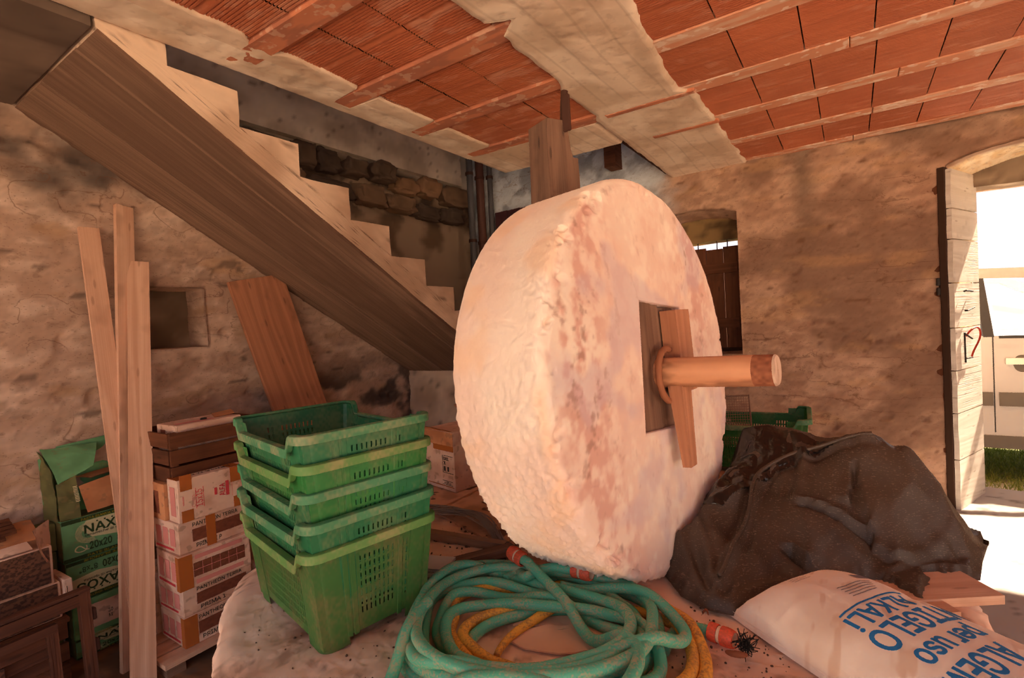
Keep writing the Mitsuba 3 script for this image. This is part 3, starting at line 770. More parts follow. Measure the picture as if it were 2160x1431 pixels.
# --- timber hub in the square eye, wedges, collar and axle
def local(b, M2): return uvply(b, 'old_wood', MS @ M2)
hub = obj('hub_plank', local(uvbox(.15, .45, .06, along=1, seed=101, n=(3, 6, 1)), frame((-.075, .025, -.045), (1, .0, 0), (.12, 1, 0))), stone)
obj('hub_plank', local(uvbox(.07, .46, .06, along=1, seed=102), frame((.03, .01, -.05), (1, .0, 0), (.09, 1, 0))), stone)
obj('hub_plank', local(uvbox(.14, .46, .06, along=1, seed=103), frame((.135, .0, -.055), (1, .0, 0), (.1, 1, 0))), stone)
mat('board_brown', bump(woodgrain, .002, prin(proc(plank_color(lin(190, 134, 102), lin(164, 108, 80), lin(106, 66, 48))), .75)))
b = uvbox(.125, .30, .06, along=1, seed=104, n=(1, 6, 1)); obj('upper_wedge', uvply(b, 'board_brown', MS @ frame((.140, .065, .012), (1, .0, 0), (.05, 1, 0))), stone)
b = uvbox(.088, .36, .055, along=1, seed=105, n=(2, 8, 2))
obj('lower_wedge', uvply(b, 'board_brown', MS @ frame((.028, -.155, .050), (1, .0, 0), (-.05, 1, -.02)), lambda v: v * np.stack([.62 + .38 * (v[:, 1] + .18) / .36, 1 + 0 * v[:, 0], .55 + .45 * (v[:, 1] + .18) / .36], 1)), stone)
t = np.linspace(np.radians(70), np.radians(280), 26)
v, f = tube(np.stack([.010 + .078 * np.cos(t), -.012 + .092 * np.sin(t), .02 + 0 * t], 1), .0115, 10)
mat('warm_wood', prin(lin(150, 96, 68), .75)); obj('collar', ply(moved((v, f), MS), 'warm_wood', smooth=True), stone)
def axle_col(p, n, uv):
    q = noise(uv.x * 3, uv.y * 60); h = fbm(uv.x * 6, uv.y * 14, 2, 4)
    c = mix(lin(226, 170, 130), lin(192, 132, 96), dr.clip(q * .7 + .3 * h, 0, 1))
    return mix(c, lin(110, 66, 46), smoothstep(.52, .7, h) * .55)
mat('axle_wood', bump(woodgrain, .001, prin(proc(axle_col), .6)))
mat('axle_end', bump(grit, .004, prin(proc(lambda p, n, uv: mix(lin(166, 106, 76), lin(120, 70, 50), noise(p.x * 90, p.y * 90, p.z * 90))), .85)))
mat('end_grain', prin(proc(lambda p, n, uv: mix(lin(214, 186, 166), lin(150, 118, 98), fbm(p.y * 60, p.z * 18, p.x * 9, 3))), .9))
AD = AX * .9995 + SV * -.028; AD /= np.linalg.norm(AD)
MA = frame(CF + SU * .015 + SV * -.004, AD, SU)
def shaft(x0, x1, r0, r1, n=28, m=8):
    xs_ = np.linspace(x0, x1, m); a = np.linspace(0, 2 * np.pi, n + 1); X, A = np.meshgrid(xs_, a, indexing='ij'); R = r0 + (r1 - r0) * (X - x0) / (x1 - x0)
    R = R * (1 + .012 * np.sin(2 * A + 1))
    return np.stack([X, R * np.cos(A), R * np.sin(A)], -1).reshape(-1, 3), gridfaces(m, n + 1)[:, ::-1], np.stack([X, A * .05 + 3], -1).reshape(-1, 2)
v, f, u = shaft(-.12, .305, .0535, .051); obj('axle', ply(moved((v, f), MA), 'axle_wood', smooth=True, uv=u), stone)
v, f, u = shaft(.305, .365, .0505, .0495, m=3); axe = obj('axle_tip', ply(moved((v, f), MA), 'axle_end', smooth=True), stone)
v, f = lathe([(.0497, .0), (.046, .006), (0.001, .007)], 28); obj('end_grain', ply(moved((v, f), MA @ np.array([[0, 0, 1, .3645], [0, 1, 0, 0], [-1, 0, 0, 0], [0, 0, 0, 1.]])), 'end_grain'), axe)

# --- centre post
post = thing('centre_post', 'weathered square timber post standing behind the millstone', 'post')
v, f, u = uvbox(.150, .145, 1.68, along=2, seed=110, n=(6, 6, 24))
def post_warp(v):
    t = (v[:, 2] + .85) / 1.7; s = 1.04 - .12 * step(.6, 1, t); v = v * np.stack([s, s, 1 + 0 * s], 1)
    v = v + .012 * (np.stack([F3(v * np.array([1, 1, .2]), 16, 3, q) for q in (5, 6)] + [0 * t + .5], 1) - .5)
    notch = (v[:, 0] > .035) & (v[:, 2] > .70); v[notch, 2] = .70 - .02; return v
ca, sa = np.cos(np.radians(64)), np.sin(np.radians(64))
MP = frame((2.575, 1.842, .565 + .83), (ca, sa, 0), (-sa, ca, 0))
mat('post_wood', bump(woodgrain, .004, prin(proc(plank_color(lin(124, 96, 80), lin(86, 64, 54), lin(40, 34, 32))), .85)))
obj('timber', uvply((v, f, u), 'post_wood', MP, post_warp), post)
v, f = cbox(.075, .07, .03, .006); obj('iron_cap', ply((v + np.array([2.592, 1.845, 2.222]), f), 'rusty_iron'), post)
v, f = tube([(2.625, 1.845, 2.22), (2.628, 1.847, 2.29), (2.635, 1.85, 2.36)], .014, 8); obj('iron_pin', ply((v, f), 'rusty_iron'), post)
v, f = cbox(.035, .012, .14, .003); obj('iron_strap', ply((v + np.array([2.652, 1.82, 2.26]), f), 'rusty_iron'), post)

# --- ground and yard outside
U, V = np.meshgrid(np.linspace(-6, 18, 160), np.linspace(5.3, 30, 160), indexing='ij'); P = np.stack([U, V, 0 * U], -1).reshape(-1, 3)
P[:, 2] = -.17 - .012 * (P[:, 1] - 5.3) + .03 * (F3(P, 1.5, 3, 501) - .5)
gr = step(5.75, 6.15, P[:, 1] + .3 * (F3(P, 3, 3, 502) - .5))
c = lerpc(np.array(lin(206, 196, 184)), np.array(lin(104, 112, 58)), gr * .9)
obj('ground', ply((P, gridfaces(*U.shape)), 'rough_stone', smooth=True, color=c), kind='structure')
P = np.array([(-20, -40, FLOOR - .12), (30, -40, FLOOR - .12), (30, -1.2, FLOOR - .05), (-20, -1.2, FLOOR - .05)], float)
mat('pale_gravel', prin(lin(206, 190, 172), .95)); obj('ground_yard', ply((P, np.array([[0, 1, 2, 3]])), 'pale_gravel'), kind='structure')
# ------------------------------------------------------------------ green harvest crates
CH, CLB, CWB, CLT, CWT = .300, .503, .332, .553, .394
def crate_green(c0, c1, dust, ds):
    def fn(p, n, uv):
        a = fbm(p.x * 7, p.y * 7, p.z * 7, 3); s = fbm(p.x * 16, p.y * 16, p.z * 9, 3); g = noise(p.x * 150, p.y * 150, p.z * 90)
        return mix(mix(c0, c1, a), dust, dr.clip(smoothstep(.36, .80, .72 * s + .28 * g) * ds, 0, 1))
    return proc(fn)
mat('crate_teal', prin(crate_green(lin(40, 116, 74), lin(30, 94, 58), lin(120, 122, 84), .5), .48, specular=.45))
mat('crate_leaf', prin(crate_green(lin(44, 124, 58), lin(36, 102, 48), lin(124, 122, 82), .4), .45, specular=.45))
mat('crate_moss', prin(crate_green(lin(62, 110, 54), lin(50, 94, 46), lin(112, 98, 64), .65), .5, specular=.4))
mat('rim_teal', prin(crate_green(lin(76, 138, 98), lin(60, 118, 78), lin(158, 148, 112), .7), .6, specular=.35))
mat('rim_moss', prin(crate_green(lin(100, 146, 80), lin(82, 126, 66), lin(156, 142, 100), .7), .6, specular=.35))


def rim_z(x, y):
    """rim height: raised at the four corners, lowered along the middle of the long sides"""
    return CH - .042 * step(.235, .205, np.abs(x)) * step(.12, .15, np.abs(y))


def crate_side(length_b, length_t, wb, wt, slots, top, thick=.0035):
    """one wall: polygon in (s, z) with slots, extruded, then tapered into place along +y"""
    L = length_t / 2
    s = np.linspace(-L, L, 81); poly = sg.Polygon([(-L, .012), (-L * .80, .012), (-L * .76, .026), (L * .76, .026), (L * .80, .012), (L, .012)] + [(a, top(a)) for a in s[::-1]])
    holes = sg.MultiPolygon([sg.box(a - w / 2, z - h / 2, a + w / 2, z + h / 2) for a, z, w, h in slots])
    m = trimesh.creation.extrude_polygon(poly.difference(holes), thick); m = m.subdivide_to_size(.12)
    v = np.array(m.vertices); k = v[:, 1] / CH
    sc = (length_b + (length_t - length_b) * k) / length_t
    return np.stack([v[:, 0] * sc, (wb + (wt - wb) * k) / 2 - v[:, 2], v[:, 1]], 1), np.array(m.faces)


long_slots = [(a, z, .0064, .018) for z in np.arange(.062, .225, .0245) for a in np.arange(-.225, .2255, .0135) if not (z > .19 and abs(a) < .12) and not (z < .09 and abs(a) > .19)]
short_slots = [(a, z, .0055, .018) for z in np.arange(.085, .245, .0255) for a in list(np.arange(-.055, .056, .0157)) + [-.105, -.090]]
RX = np.diag([1, 1, 1, 1.0])
def yaw(deg):
    c, s = np.cos(np.radians(deg)), np.sin(np.radians(deg)); M = np.eye(4); M[:2, :2] = [[c, -s], [s, c]]; return M
sideL = crate_side(CLB, CLT, CWB, CWT, long_slots, lambda a: rim_z(a, .18) - .01)
sideS = crate_side(CWB, CWT, CLB, CLT, short_slots, lambda a: CH - .01)
def pilaster(s, w, L, full=CH - .02, dep=.003, lb=CLB, lt=CLT, wb=CWB, wt=CWT):
    v, f = cbox(w, dep, full - .02, .002, (0, 0, full / 2 + .01)); k = v[:, 2] / CH
    return np.stack([v[:, 0] + s * (lb + (lt - lb) * k) / 2, v[:, 1] + (wb + (wt - wb) * k) / 2 + dep / 2 - .001, v[:, 2]], 1), f
def corner(sx, sy):
    a = np.linspace(0, np.pi / 2, 7); r = .034; out = []
    for z in (.0, .008, .15, CH - .012):
        k = z / CH; cx, cy = (CLB + (CLT - CLB) * k) / 2 + .002 - r, (CWB + (CWT - CWB) * k) / 2 + .002 - r
        q = np.stack([sx * (cx + r * np.cos(a)), sy * (cy + r * np.sin(a)), 0 * a + z], 1)
        q = np.vstack([[sx * (cx + r - .001), sy * (cy - .045), z], q, [sx * (cx - .06), sy * (cy + r - .001), z]]); out.append(q)
    v = np.vstack(out); f = gridfaces(4, 9)
    return v, (f if sx * sy > 0 else f[:, ::-1])
W90 = yaw(90)
body = join(sideL, moved(sideL, yaw(180)), moved(sideS, W90), moved(sideS, yaw(270)), *[corner(a, b) for a in (-1, 1) for b in (-1, 1)],
            *[moved(pilaster(s, .016, 1, lb=CWB, lt=CWT, wb=CLB, wt=CLT), yaw(r)) for s in (-.42, .40, .52) for r in (90, 270)])
base = cbox(CLB - .012, CWB - .012, .006, .002, (0, 0, .026))
def rim_mesh():
    r = .036; a, b = CLT / 2 + .008, CWT / 2 + .008; pts = []
    for cx, cy, t0 in ((a - r, b - r, 0), (-a + r, b - r, 90), (-a + r, -b + r, 180), (a - r, -b + r, 270)):
        for t in np.radians(np.linspace(t0, t0 + 90, 9)): pts.append((cx + r * np.cos(t), cy + r * np.sin(t)))
    p = np.array(pts + pts[:1]); out = []
    for q0, q1 in zip(p[:-1], p[1:]):
        n = max(1, int(np.linalg.norm(q1 - q0) / .006)); out.append(q0 + (q1 - q0) * (np.arange(n) / n)[:, None])
    p = np.vstack(out); n = len(p); z = rim_z(p[:, 0], p[:, 1])
    t = np.roll(p, -1, 0) - np.roll(p, 1, 0); t /= np.linalg.norm(t, axis=1, keepdims=True); o = np.stack([t[:, 1], -t[:, 0]], 1)
    sec = [(-.012, -.004), (-.012, .0), (-.002, .001), (.008, .0), (.0105, -.003), (.0105, -.024), (.008, -.025), (.007, -.010), (-.008, -.010)]
    V = np.stack([np.c_[p + o * d, z + h] for d, h in sec], 1); m = len(sec)
    i, j = np.meshgrid(np.arange(n), np.arange(m), indexing='ij'); k = (i + 1) % n
    f = np.stack([i * m + j, k * m + j, k * m + (j + 1) % m, i * m + (j + 1) % m], -1).reshape(-1, 4)
    return V.reshape(-1, 3), np.vstack([f[:, [0, 1, 2]], f[:, [0, 2, 3]]])
rimm = rim_mesh()
BODY, BASE, RIM = ply(body, 'crate_teal', smooth=35), ply(base, 'crate_teal'), ply(rimm, 'rim_teal', smooth=40)
def crate(x, y, z, rz, m_body, m_rim, label, group=None):
    k = thing('harvest_crate', label, 'crate', group); M = at(x, y, z, rz)
    for nm, sh, mm in (('body', BODY, m_body), ('base', BASE, m_body), ('rim', RIM, m_rim)):
        obj(nm, {**sh, 'bsdf': {'type': 'ref', 'id': mm}, 'to_world': M}, k)
    return k
names = ['bottom', 'second from the bottom', 'middle', 'second from the top', 'topmost and empty']
for i in range(5):
    mb, mr = (('crate_moss', 'rim_moss'), ('crate_teal', 'rim_teal'), ('crate_teal', 'rim_teal'), ('crate_leaf', 'rim_moss'), ('crate_teal', 'rim_teal'))[i]
    dx = (0, .004, -.003, .003, .002)[i]
    crate(2.108 + dx, 1.048 - dx, .568 + .0795 * i + .002 * (i > 0), 167.6 + (0, .6, -.5, .4, -.3)[i], mb, mr,
          f'green plastic slatted crate, {names[i]} of the nested stack left of the millstone', 'nested green harvest crates')
crate(3.07, 3.04, .598, 4, 'crate_leaf', 'rim_teal', 'green plastic crate standing alone behind the dark net heap by the back wall')
k = thing('plank_offcut', 'thin board on the rear edge of the mill bed under the single green crate', 'board'); obj('board', uvply(uvbox(.5, .22, .024, along=0, seed=132), 'pine', frame((3.07, 2.90, .583), (1, .06, 0), (-.06, 1, 0))), k)
k = thing('wire_sieve', 'brown wire mesh sieve standing in the single green crate behind the net heap', 'sieve')
mat('sieve_wire', prin(lin(150, 116, 96), .6))
ms = []
for t in np.linspace(-.11, .11, 19): ms += [tube([(t, 0, -.13), (t, 0, .13)], .0016, 4), tube([(-.11, .001, t * 1.18), (.11, .001, t * 1.18)], .0016, 4)]
MV = frame((2.96, 3.03, .845), (.98, .12, .05), (-.05, .3, .95)) @ np.array([[1, 0, 0, 0], [0, 0, 1, 0], [0, -1, 0, 0], [0, 0, 0, 1.]])
obj('mesh', ply(moved(join(*ms), MV), 'sieve_wire'), k)
obj('frame', ply(moved(tube([(-.115, 0, -.135), (.115, 0, -.135), (.115, 0, .135), (-.115, 0, .135)], .005, 6, closed=True), MV), 'sieve_wire'), k)
# ------------------------------------------------------------------ hoses
HOSE = {'green':[[(2.537,0.911),(2.452,1.009),(2.399,1.123),(2.369,1.256),(2.423,1.369),(2.527,1.433),(2.681,1.451),(2.825,1.479),(2.955,1.474),(3.045,1.404),(3.09,1.326),(3.105,1.221),(3.06,1.098),(2.932,0.982),(2.782,0.907),(2.659,0.876)],[(2.53,1.001),(2.47,1.073),(2.404,1.205),(2.455,1.289),(2.555,1.327),(2.693,1.339),(2.83,1.363),(2.955,1.357),(3.04,1.299),(3.09,1.212),(3.099,1.119),(3.037,1.014),(2.877,0.925),(2.7,0.899),(2.615,0.932)],[(2.507,0.964),(2.427,1.079),(2.376,1.249),(2.43,1.388),(2.574,1.441),(2.72,1.446),(2.853,1.45),(2.941,1.4),(3.007,1.352),(3.057,1.272),(3.089,1.181),(3.063,1.063),(2.947,0.956),(2.772,0.884),(2.614,0.89)],[(2.504,1.102),(2.534,1.053),(2.592,1.008),(2.665,0.968),(2.741,0.931),(2.854,0.921),(2.991,0.989),(3.064,1.118),(3.033,1.247),(2.972,1.282),(2.873,1.297),(2.814,1.305),(2.703,1.294),(2.589,1.278),(2.516,1.257),(2.474,1.206),(2.489,1.134)],[(2.565,1.057),(2.537,1.119),(2.555,1.178),(2.613,1.214),(2.731,1.247),(2.846,1.28),(2.921,1.301),(3.008,1.294),(3.105,1.242),(3.147,1.146),(3.094,1.014),(2.93,0.922),(2.782,0.907),(2.652,0.974)],[(2.574,0.91),(2.483,1.026),(2.405,1.154),(2.384,1.253),(2.399,1.33),(2.455,1.373),(2.536,1.385),(2.654,1.374),(2.757,1.353),(2.89,1.35),(2.973,1.321),(3.03,1.267),(3.06,1.175),(3.012,1.044),(2.896,0.936),(2.742,0.885),(2.649,0.871)],[(2.56,0.946),(2.463,1.097),(2.423,1.266),(2.529,1.392),(2.729,1.43),(2.865,1.47),(2.945,1.475),(3.02,1.419),(3.053,1.376),(3.08,1.308),(3.108,1.202),(3.095,1.099),(2.997,0.976),(2.801,0.883),(2.647,0.889)]],'yellow':[[(2.852,1.529),(2.945,1.519),(3.042,1.474),(3.105,1.434),(3.153,1.397),(3.194,1.336),(3.226,1.263),(3.233,1.191),(3.175,1.09),(3.043,1.0),(2.852,0.962),(2.728,0.98),(2.697,0.988),(2.635,1.022),(2.578,1.059),(2.535,1.127),(2.474,1.226),(2.497,1.278),(2.588,1.341),(2.657,1.367),(2.747,1.461)],[(3.146,1.35),(3.199,1.248),(3.199,1.154),(3.116,1.041),(2.965,0.99),(2.788,1.017),(2.759,1.011),(2.698,1.018),(2.634,1.048),(2.606,1.097),(2.608,1.162),(2.648,1.211),(2.725,1.284),(2.828,1.367),(2.98,1.404),(3.083,1.39)]],'tail':[[(2.816,1.327),(2.776,1.27),(2.745,1.194),(2.736,1.112),(2.749,1.044)]],'dark':[[(2.871,1.342),(2.769,1.294),(2.703,1.231),(2.653,1.158),(2.644,1.079),(2.669,1.02)]],'conn1':[(2.606,1.398),(2.649,1.382),(2.752,1.327),(2.859,1.261),(2.953,1.205),(3.029,1.177),(3.074,1.162),(3.119,1.087),(3.085,0.965)],'conn2':[(2.789,1.437),(2.732,1.429),(2.677,1.401),(2.646,1.357),(2.6,1.4),(2.56,1.36)],'top':[(2.762,1.377),(2.864,1.415),(2.933,1.43),(3.001,1.423),(3.088,1.385),(3.147,1.338),(3.168,1.302),(3.162,1.253),(3.12,1.197),(3.06,1.114),(2.994,1.026),(2.882,0.913),(2.773,0.846),(2.684,0.813),(2.645,0.797),(2.616,0.789),(2.59,0.818),(2.571,0.868),(2.527,0.968),(2.504,1.059)],'conn3':[(3.208,1.404),(3.177,1.405),(3.147,1.394),(3.122,1.349),(3.12,1.268)]}
HR_ = .0158
placed_xy, placed_z = np.zeros((0, 2)), np.zeros(0)
from scipy.spatial import cKDTree
from scipy.ndimage import gaussian_filter1d, maximum_filter1d


def lay(pts, closed, r=HR_, lift=0.0):
    """lays a hose path on the bed and on whatever already lies there"""
    global placed_xy, placed_z
    p = spline(np.asarray(pts), 260 if closed else max(30, 14 * len(pts)), closed)
    g = BED[2] + .004 + r; need = np.full(len(p), g)
    if len(placed_z):
        tr_ = cKDTree(placed_xy)
        for i, q in enumerate(tr_.query_ball_point(p, 2 * r)):
            if q:
                d2 = ((placed_xy[q] - p[i]) ** 2).sum(1); need[i] = max(g, (placed_z[q] + np.sqrt(np.maximum(0, 2.4 * r * r - d2))).max())
    mode = 'wrap' if closed else 'nearest'
    z = gaussian_filter1d(maximum_filter1d(need, 7, mode=mode), 8, mode=mode) + lift
    z = np.minimum(z, g + .075); z = gaussian_filter1d(z, 3, mode=mode)
    placed_xy = np.vstack([placed_xy, p]); placed_z = np.r_[placed_z, z]
    return np.c_[p, z]


def hose_skin(c0, c1, dirt, amt):
    def fn(p, n, uv):
        a = fbm(p.x * 9, p.y * 9, p.z * 9, 3); s = fbm(p.x * 26, p.y * 26, p.z * 40, 4); g = noise(p.x * 240, p.y * 240, p.z * 240)
        return mix(mix(c0, c1, a), dirt, smoothstep(.40, .72, .6 * s + .4 * g) * amt)
    return proc(fn)
mat('hose_green', prin(hose_skin(lin(92, 176, 146), lin(70, 150, 120), lin(170, 150, 118), .7), .5, specular=.4))
mat('hose_yellow', prin(hose_skin(lin(232, 170, 66), lin(208, 142, 60), lin(150, 104, 72), .7), .55, specular=.35))
mat('coral', prin(hose_skin(lin(232, 96, 66), lin(212, 78, 52), lin(150, 84, 60), .4), .5, specular=.4))
mat('pale_plastic', prin(lin(226, 190, 160), .6))
mat('dark_hole', prin(lin(40, 34, 30), .9))
yh = thing('yellow_hose', 'dusty yellow hose lying in the coil between the green loops', 'hose')
gh = thing('green_hose', 'long dusty green garden hose coiled on the mill bed in front of the millstone', 'hose')
sh_ = thing('short_green_hose', 'green hose end with a coral coupling lying right of the coil beside the white sack', 'hose')
def skin(path, closed, m_, par, name='loop', r=HR_):
    v, f = tube(path, r, 14, closed); obj(name, ply((v, f), m_, smooth=True), par)
p3 = lay(HOSE['conn3'], False); skin(p3, False, 'hose_green', sh_, 'hose')
for q in HOSE['dark']: skin(lay(q, False), False, 'hose_green', gh)
for q in HOSE['yellow']: skin(lay(q, True), True, 'hose_yellow', yh)
for q in HOSE['tail']:
    pth = lay(q, False); v, f = tube(pth, np.linspace(.017, .009, len(pth)), 10); obj('tail', ply((v, f), 'hose_yellow', smooth=True), yh)
for q in HOSE['green']: skin(lay(q, True), True, 'hose_green', gh)
p2 = lay(HOSE['conn2'], False); p2[:, 2] = .648 - .05 * np.linspace(0, 1, len(p2)) ** 2; skin(p2, False, 'hose_green', gh, 'end')
p1 = lay(HOSE['conn1'], False); p1[:8, 2] = np.maximum(p1[:8, 2], .665); skin(p1, False, 'hose_green', gh, 'end')
skin(lay(HOSE['top'], False), False, 'hose_green', gh)


def coupling(o, d, par, s=1.0):
    """tap coupling along d: ribbed collar, pale ring, body with an open mouth"""
    d = np.array(d, float); d /= np.linalg.norm(d); M = frame(o, np.cross([0, 0, 1.], d), np.cross(d, np.cross([0, 0, 1.], d))); M[:3, 2] = d
    n = 40; prof = np.array([(.0175, 0), (.0225, .002), (.0235, .004), (.0235, .024), (.0225, .026)]) * s
    v, f = lathe(prof, n); a = np.arctan2(v[:, 1], v[:, 0]); v[:, :2] *= (1 + .03 * (np.arange(len(v)) % 2))[:, None]
    c = obj('coupling', ply(moved((v, f), M), 'coral', smooth=50), par, label='coral plastic hose coupling')
    obj('ring', ply(moved(lathe(np.array([(.021, .026), (.0215, .0265), (.0215, .034), (.021, .0345)]) * s, n), M), 'pale_plastic', smooth=50), c)
    obj('mouth', ply(moved(lathe(np.array([(.0215, .0345), (.0245, .036), (.0250, .048), (.0235, .060), (.0215, .068), (.0175, .069), (.0165, .066)]) * s, n), M), 'coral', smooth=40), c)
    obj('bore', ply(moved(lathe(np.array([(.0172, .0685), (.0155, .0665), (.0135, .052), (.001, .05)]) * s, n), M), 'pale_plastic', smooth=40), c)
coupling(p1[0] - .012 * np.array([-.9, .3, .15]), (-.90, .30, .10), gh)
coupling(p2[0] + np.array([-.012, 0, .002]), (.95, -.05, .02), gh)
coupling(p3[0] + np.array([-.006, 0, .004]), (.97, -.20, 0.02), sh_)

# ------------------------------------------------------------------ debris on the bed
k = thing('black_fuzz', 'small black fuzzy plug of roots in front of the right coral coupling', 'debris', kind='stuff')
fz = np.random.default_rng(3); ms = []
for i in range(130):
    d = fz.normal(size=3); d /= np.linalg.norm(d); o = np.array([3.298, 1.378, .595]) + fz.normal(size=3) * .006
    ms.append(tube([o, o + d * .012, o + d * .02 + fz.normal(size=3) * .008], .0011, 3))
mat('black_fibre', prin(lin(30, 26, 24), .9)); obj('fibres', ply(join(*ms), 'black_fibre'), k)
mat('dry_brown', prin(lin(126, 72, 48), .9)); mat('black_crumb', prin(lin(84, 62, 50), .95))
for lab, pts, r in (('curled brown leaf on the bed below the black fuzz', [(3.255, 1.352, .578), (3.275, 1.335, .588), (3.297, 1.338, .59), (3.303, 1.357, .582)], .008), ('small brown curl on the bed between the sack and the net heap', [(3.165, 1.49, .58), (3.172, 1.50, .59), (3.182, 1.485, .585)], .004)):
    k = thing('dry_leaf', lab, 'leaf'); v, f = tube(spline(np.array(pts), 20), r * np.sin(np.linspace(.3, 2.8, 20)), 8); obj('blade', ply((v * np.array([1, 1, 1]), f), 'dry_brown', smooth=True), k)
k = thing('dirt_crumbs', 'dark dirt crumbs scattered over the pale front of the mill bed', 'dirt', kind='stuff'); ms = []
for i in range(420):
    u = fz.uniform(); x, y = (fz.uniform(3.1, 3.5), fz.uniform(1.15, 1.55)) if u < .45 else (fz.uniform(1.9, 2.5), fz.uniform(.75, 1.1)) if u < .6 else (fz.uniform(2.0, 2.5), fz.uniform(1.45, 1.9))
    if np.hypot(x - BED[0], y - BED[1]) > 1.2: continue
    s = fz.uniform(.0010, .0032) * (1.6 if u > .6 else 1); m = trimesh.creation.icosphere(subdivisions=0); v = np.array(m.vertices) * s * fz.uniform(.6, 1.6, 3)
    ms.append((v + np.array([x, y, bed_top(np.array([[x, y, 0]]))[0] + s * .5]), np.array(m.faces)))
obj('crumbs', ply(join(*ms), 'black_crumb'), k)
mat('card_scrap', bump(grit, .001, prin(lin(214, 168, 140), .9)))
for lab, pts in (('torn flat cardboard scrap lying inside the hose coil', [(2.72, 1.13), (2.79, 1.12), (2.88, 1.145), (3.00, 1.25), (3.02, 1.30), (2.94, 1.31), (2.85, 1.27), (2.80, 1.24), (2.755, 1.19)]), ('second cardboard scrap under the torn one inside the hose coil', [(2.70, 1.20), (2.80, 1.25), (2.95, 1.33), (3.02, 1.36), (2.92, 1.38), (2.80, 1.33), (2.74, 1.27)])):
    k = thing('cardboard_scrap', lab, 'cardboard'); m = trimesh.creation.extrude_polygon(sg.Polygon(pts).buffer(.006).buffer(-.003), .004); v = np.array(m.subdivide_to_size(.03).vertices)
    m2 = m.subdivide_to_size(.03); v = np.array(m2.vertices); v[:, 2] += BED[2] + (.007 if 'torn flat' in lab else .002) + .012 * (F3(v, 12, 2, 9) - .4) * step(.3, .6, F3(v, 8, 2, 10)); obj('sheet', ply((v, np.array(m2.faces)), 'card_scrap'), k)

# --- wire bundle, brown sticks and white plate stack between the crates and the stone
k = thing('wire_bundle', 'bundle of thin grey steel wires curving under the millstone', 'wire')
ms = []
for i in range(46):
    a, b = fz.normal(size=2) * .016; c_, d_ = fz.normal(size=2) * .010
    ms.append(tube(spline(np.array([(1.83 + a, 1.74 + b * .6, .582 + abs(b) * .9), (1.98 + a * .8, 1.775 + b, .600 + c_ * .6), (2.14 + c_, 1.755 + d_ * 1.5, .604 + abs(a) * .5), (2.28 + d_, 1.68 + c_, .590 + abs(b) * .4), (2.40 + c_, 1.585 + d_, .580 + abs(c_))]), 20), .0017, 4))
mat('steel_wire', prin(lin(150, 150, 156), .35, metallic=.7)); obj('wires', ply(join(*ms), 'steel_wire'), k)
for lab, p0, p1_, w in (('brown stick lying behind the green crates pointing at the millstone', (1.98, 1.545, .588), (2.40, 1.60, .585), .036), ('reddish brown stick slanting from the hose coil under the millstone', (2.28, 1.33, .590), (2.435, 1.60, .585), .045)):
    k = thing('wooden_stick', lab, 'stick'); p0, p1_ = np.array(p0), np.array(p1_); L_ = np.linalg.norm(p1_ - p0)
    obj('stick', uvply(uvbox(L_, w, .03, along=0, seed=120 + w * 100, n=(6, 1, 1)), 'old_wood', frame((p0 + p1_) / 2, p1_ - p0, (-.5, .9, 0))), k)
k = thing('plate_stack', 'small stack of thin white sheets on the bed between crates and hose', 'sheets')
mat('white_sheet', prin(lin(214, 206, 204), .7))
for i in range(8):
    v, f = cbox(.14, .10, .0035, .001); obj('sheet', ply(moved((v, f), frame((2.27 + fz.uniform(-.003, .003), 1.325, BED[2] + .006 + .0058 * i), (.95, .3, 0), (-.3, .95, 0))), 'white_sheet'), k)

# ------------------------------------------------------------------ white antifreeze sack
def paper(p, n, uv):
    a = fbm(p.x * 6, p.y * 6, p.z * 6, 4); b = fbm(p.x * 30, p.y * 12, 2, 3)
    return mix(mix(lin(240, 224, 208), lin(226, 202, 182), smoothstep(.35, .7, a)), lin(206, 164, 132), smoothstep(.62, .75, b) * .5)
mat('sack_paper', bump(proc(lambda p, n, uv: fbm(p.x * 22, p.y * 9, p.z * 22, 3), eps=3e-3), .010, prin(proc(paper), .6, specular=.3)))
mat('blue_ink', prin(lin(38, 116, 178), .6)); mat('grey_ink', prin(lin(120, 110, 116), .7))
RX_, UX_ = np.array([-.57, -.8216, 0]), np.array([.8216, -.57, 0])
SO = np.array([3.350, 1.735, BED[2] + .004]) + .04 * RX_ + .02 * UX_           # middle of the near end seam
SW, SL, SH = .40, .78, .135
def sack_h(X, Y):
    a = np.clip(np.abs(X) / (SW / 2), 0, 1); b = np.clip(np.abs(Y - SL / 2) / (SL / 2), 0, 1)
    prof = (1 - a ** 2.6) ** .5 * (1 - b ** 4.5) ** .55
    pinch = 1 - .25 * np.exp(-((a - 1) / .3) ** 2 - ((b - 1) / .25) ** 2)
    q = np.stack([X, Y, 0 * X], -1)
    wr = .006 * (F3(q * np.array([2.2, .8, 1]), 9, 3, 601) - .5) + .008 * np.exp(-((Y - .30 - .25 * (X + .1)) / .02) ** 2) * step(-.25, -.1, X) * step(.02, -.05, X) * -1
    edge_w = .010 * (F3(q * np.array([1, 3.0, 1]), 14, 2, 602) - .5) * step(.6, .95, a)
    return SH * prof * pinch + (wr + edge_w) * (prof > .02) * np.clip(prof * 2, 0, 1)
nX, nY = 90, 150
tX, tY = np.sin(np.linspace(-np.pi / 2, np.pi / 2, nX)), .5 + .5 * np.sin(np.linspace(-np.pi / 2, np.pi / 2, nY))
Xg, Yg = np.meshgrid(tX * SW / 2, tY * SL, indexing='ij')
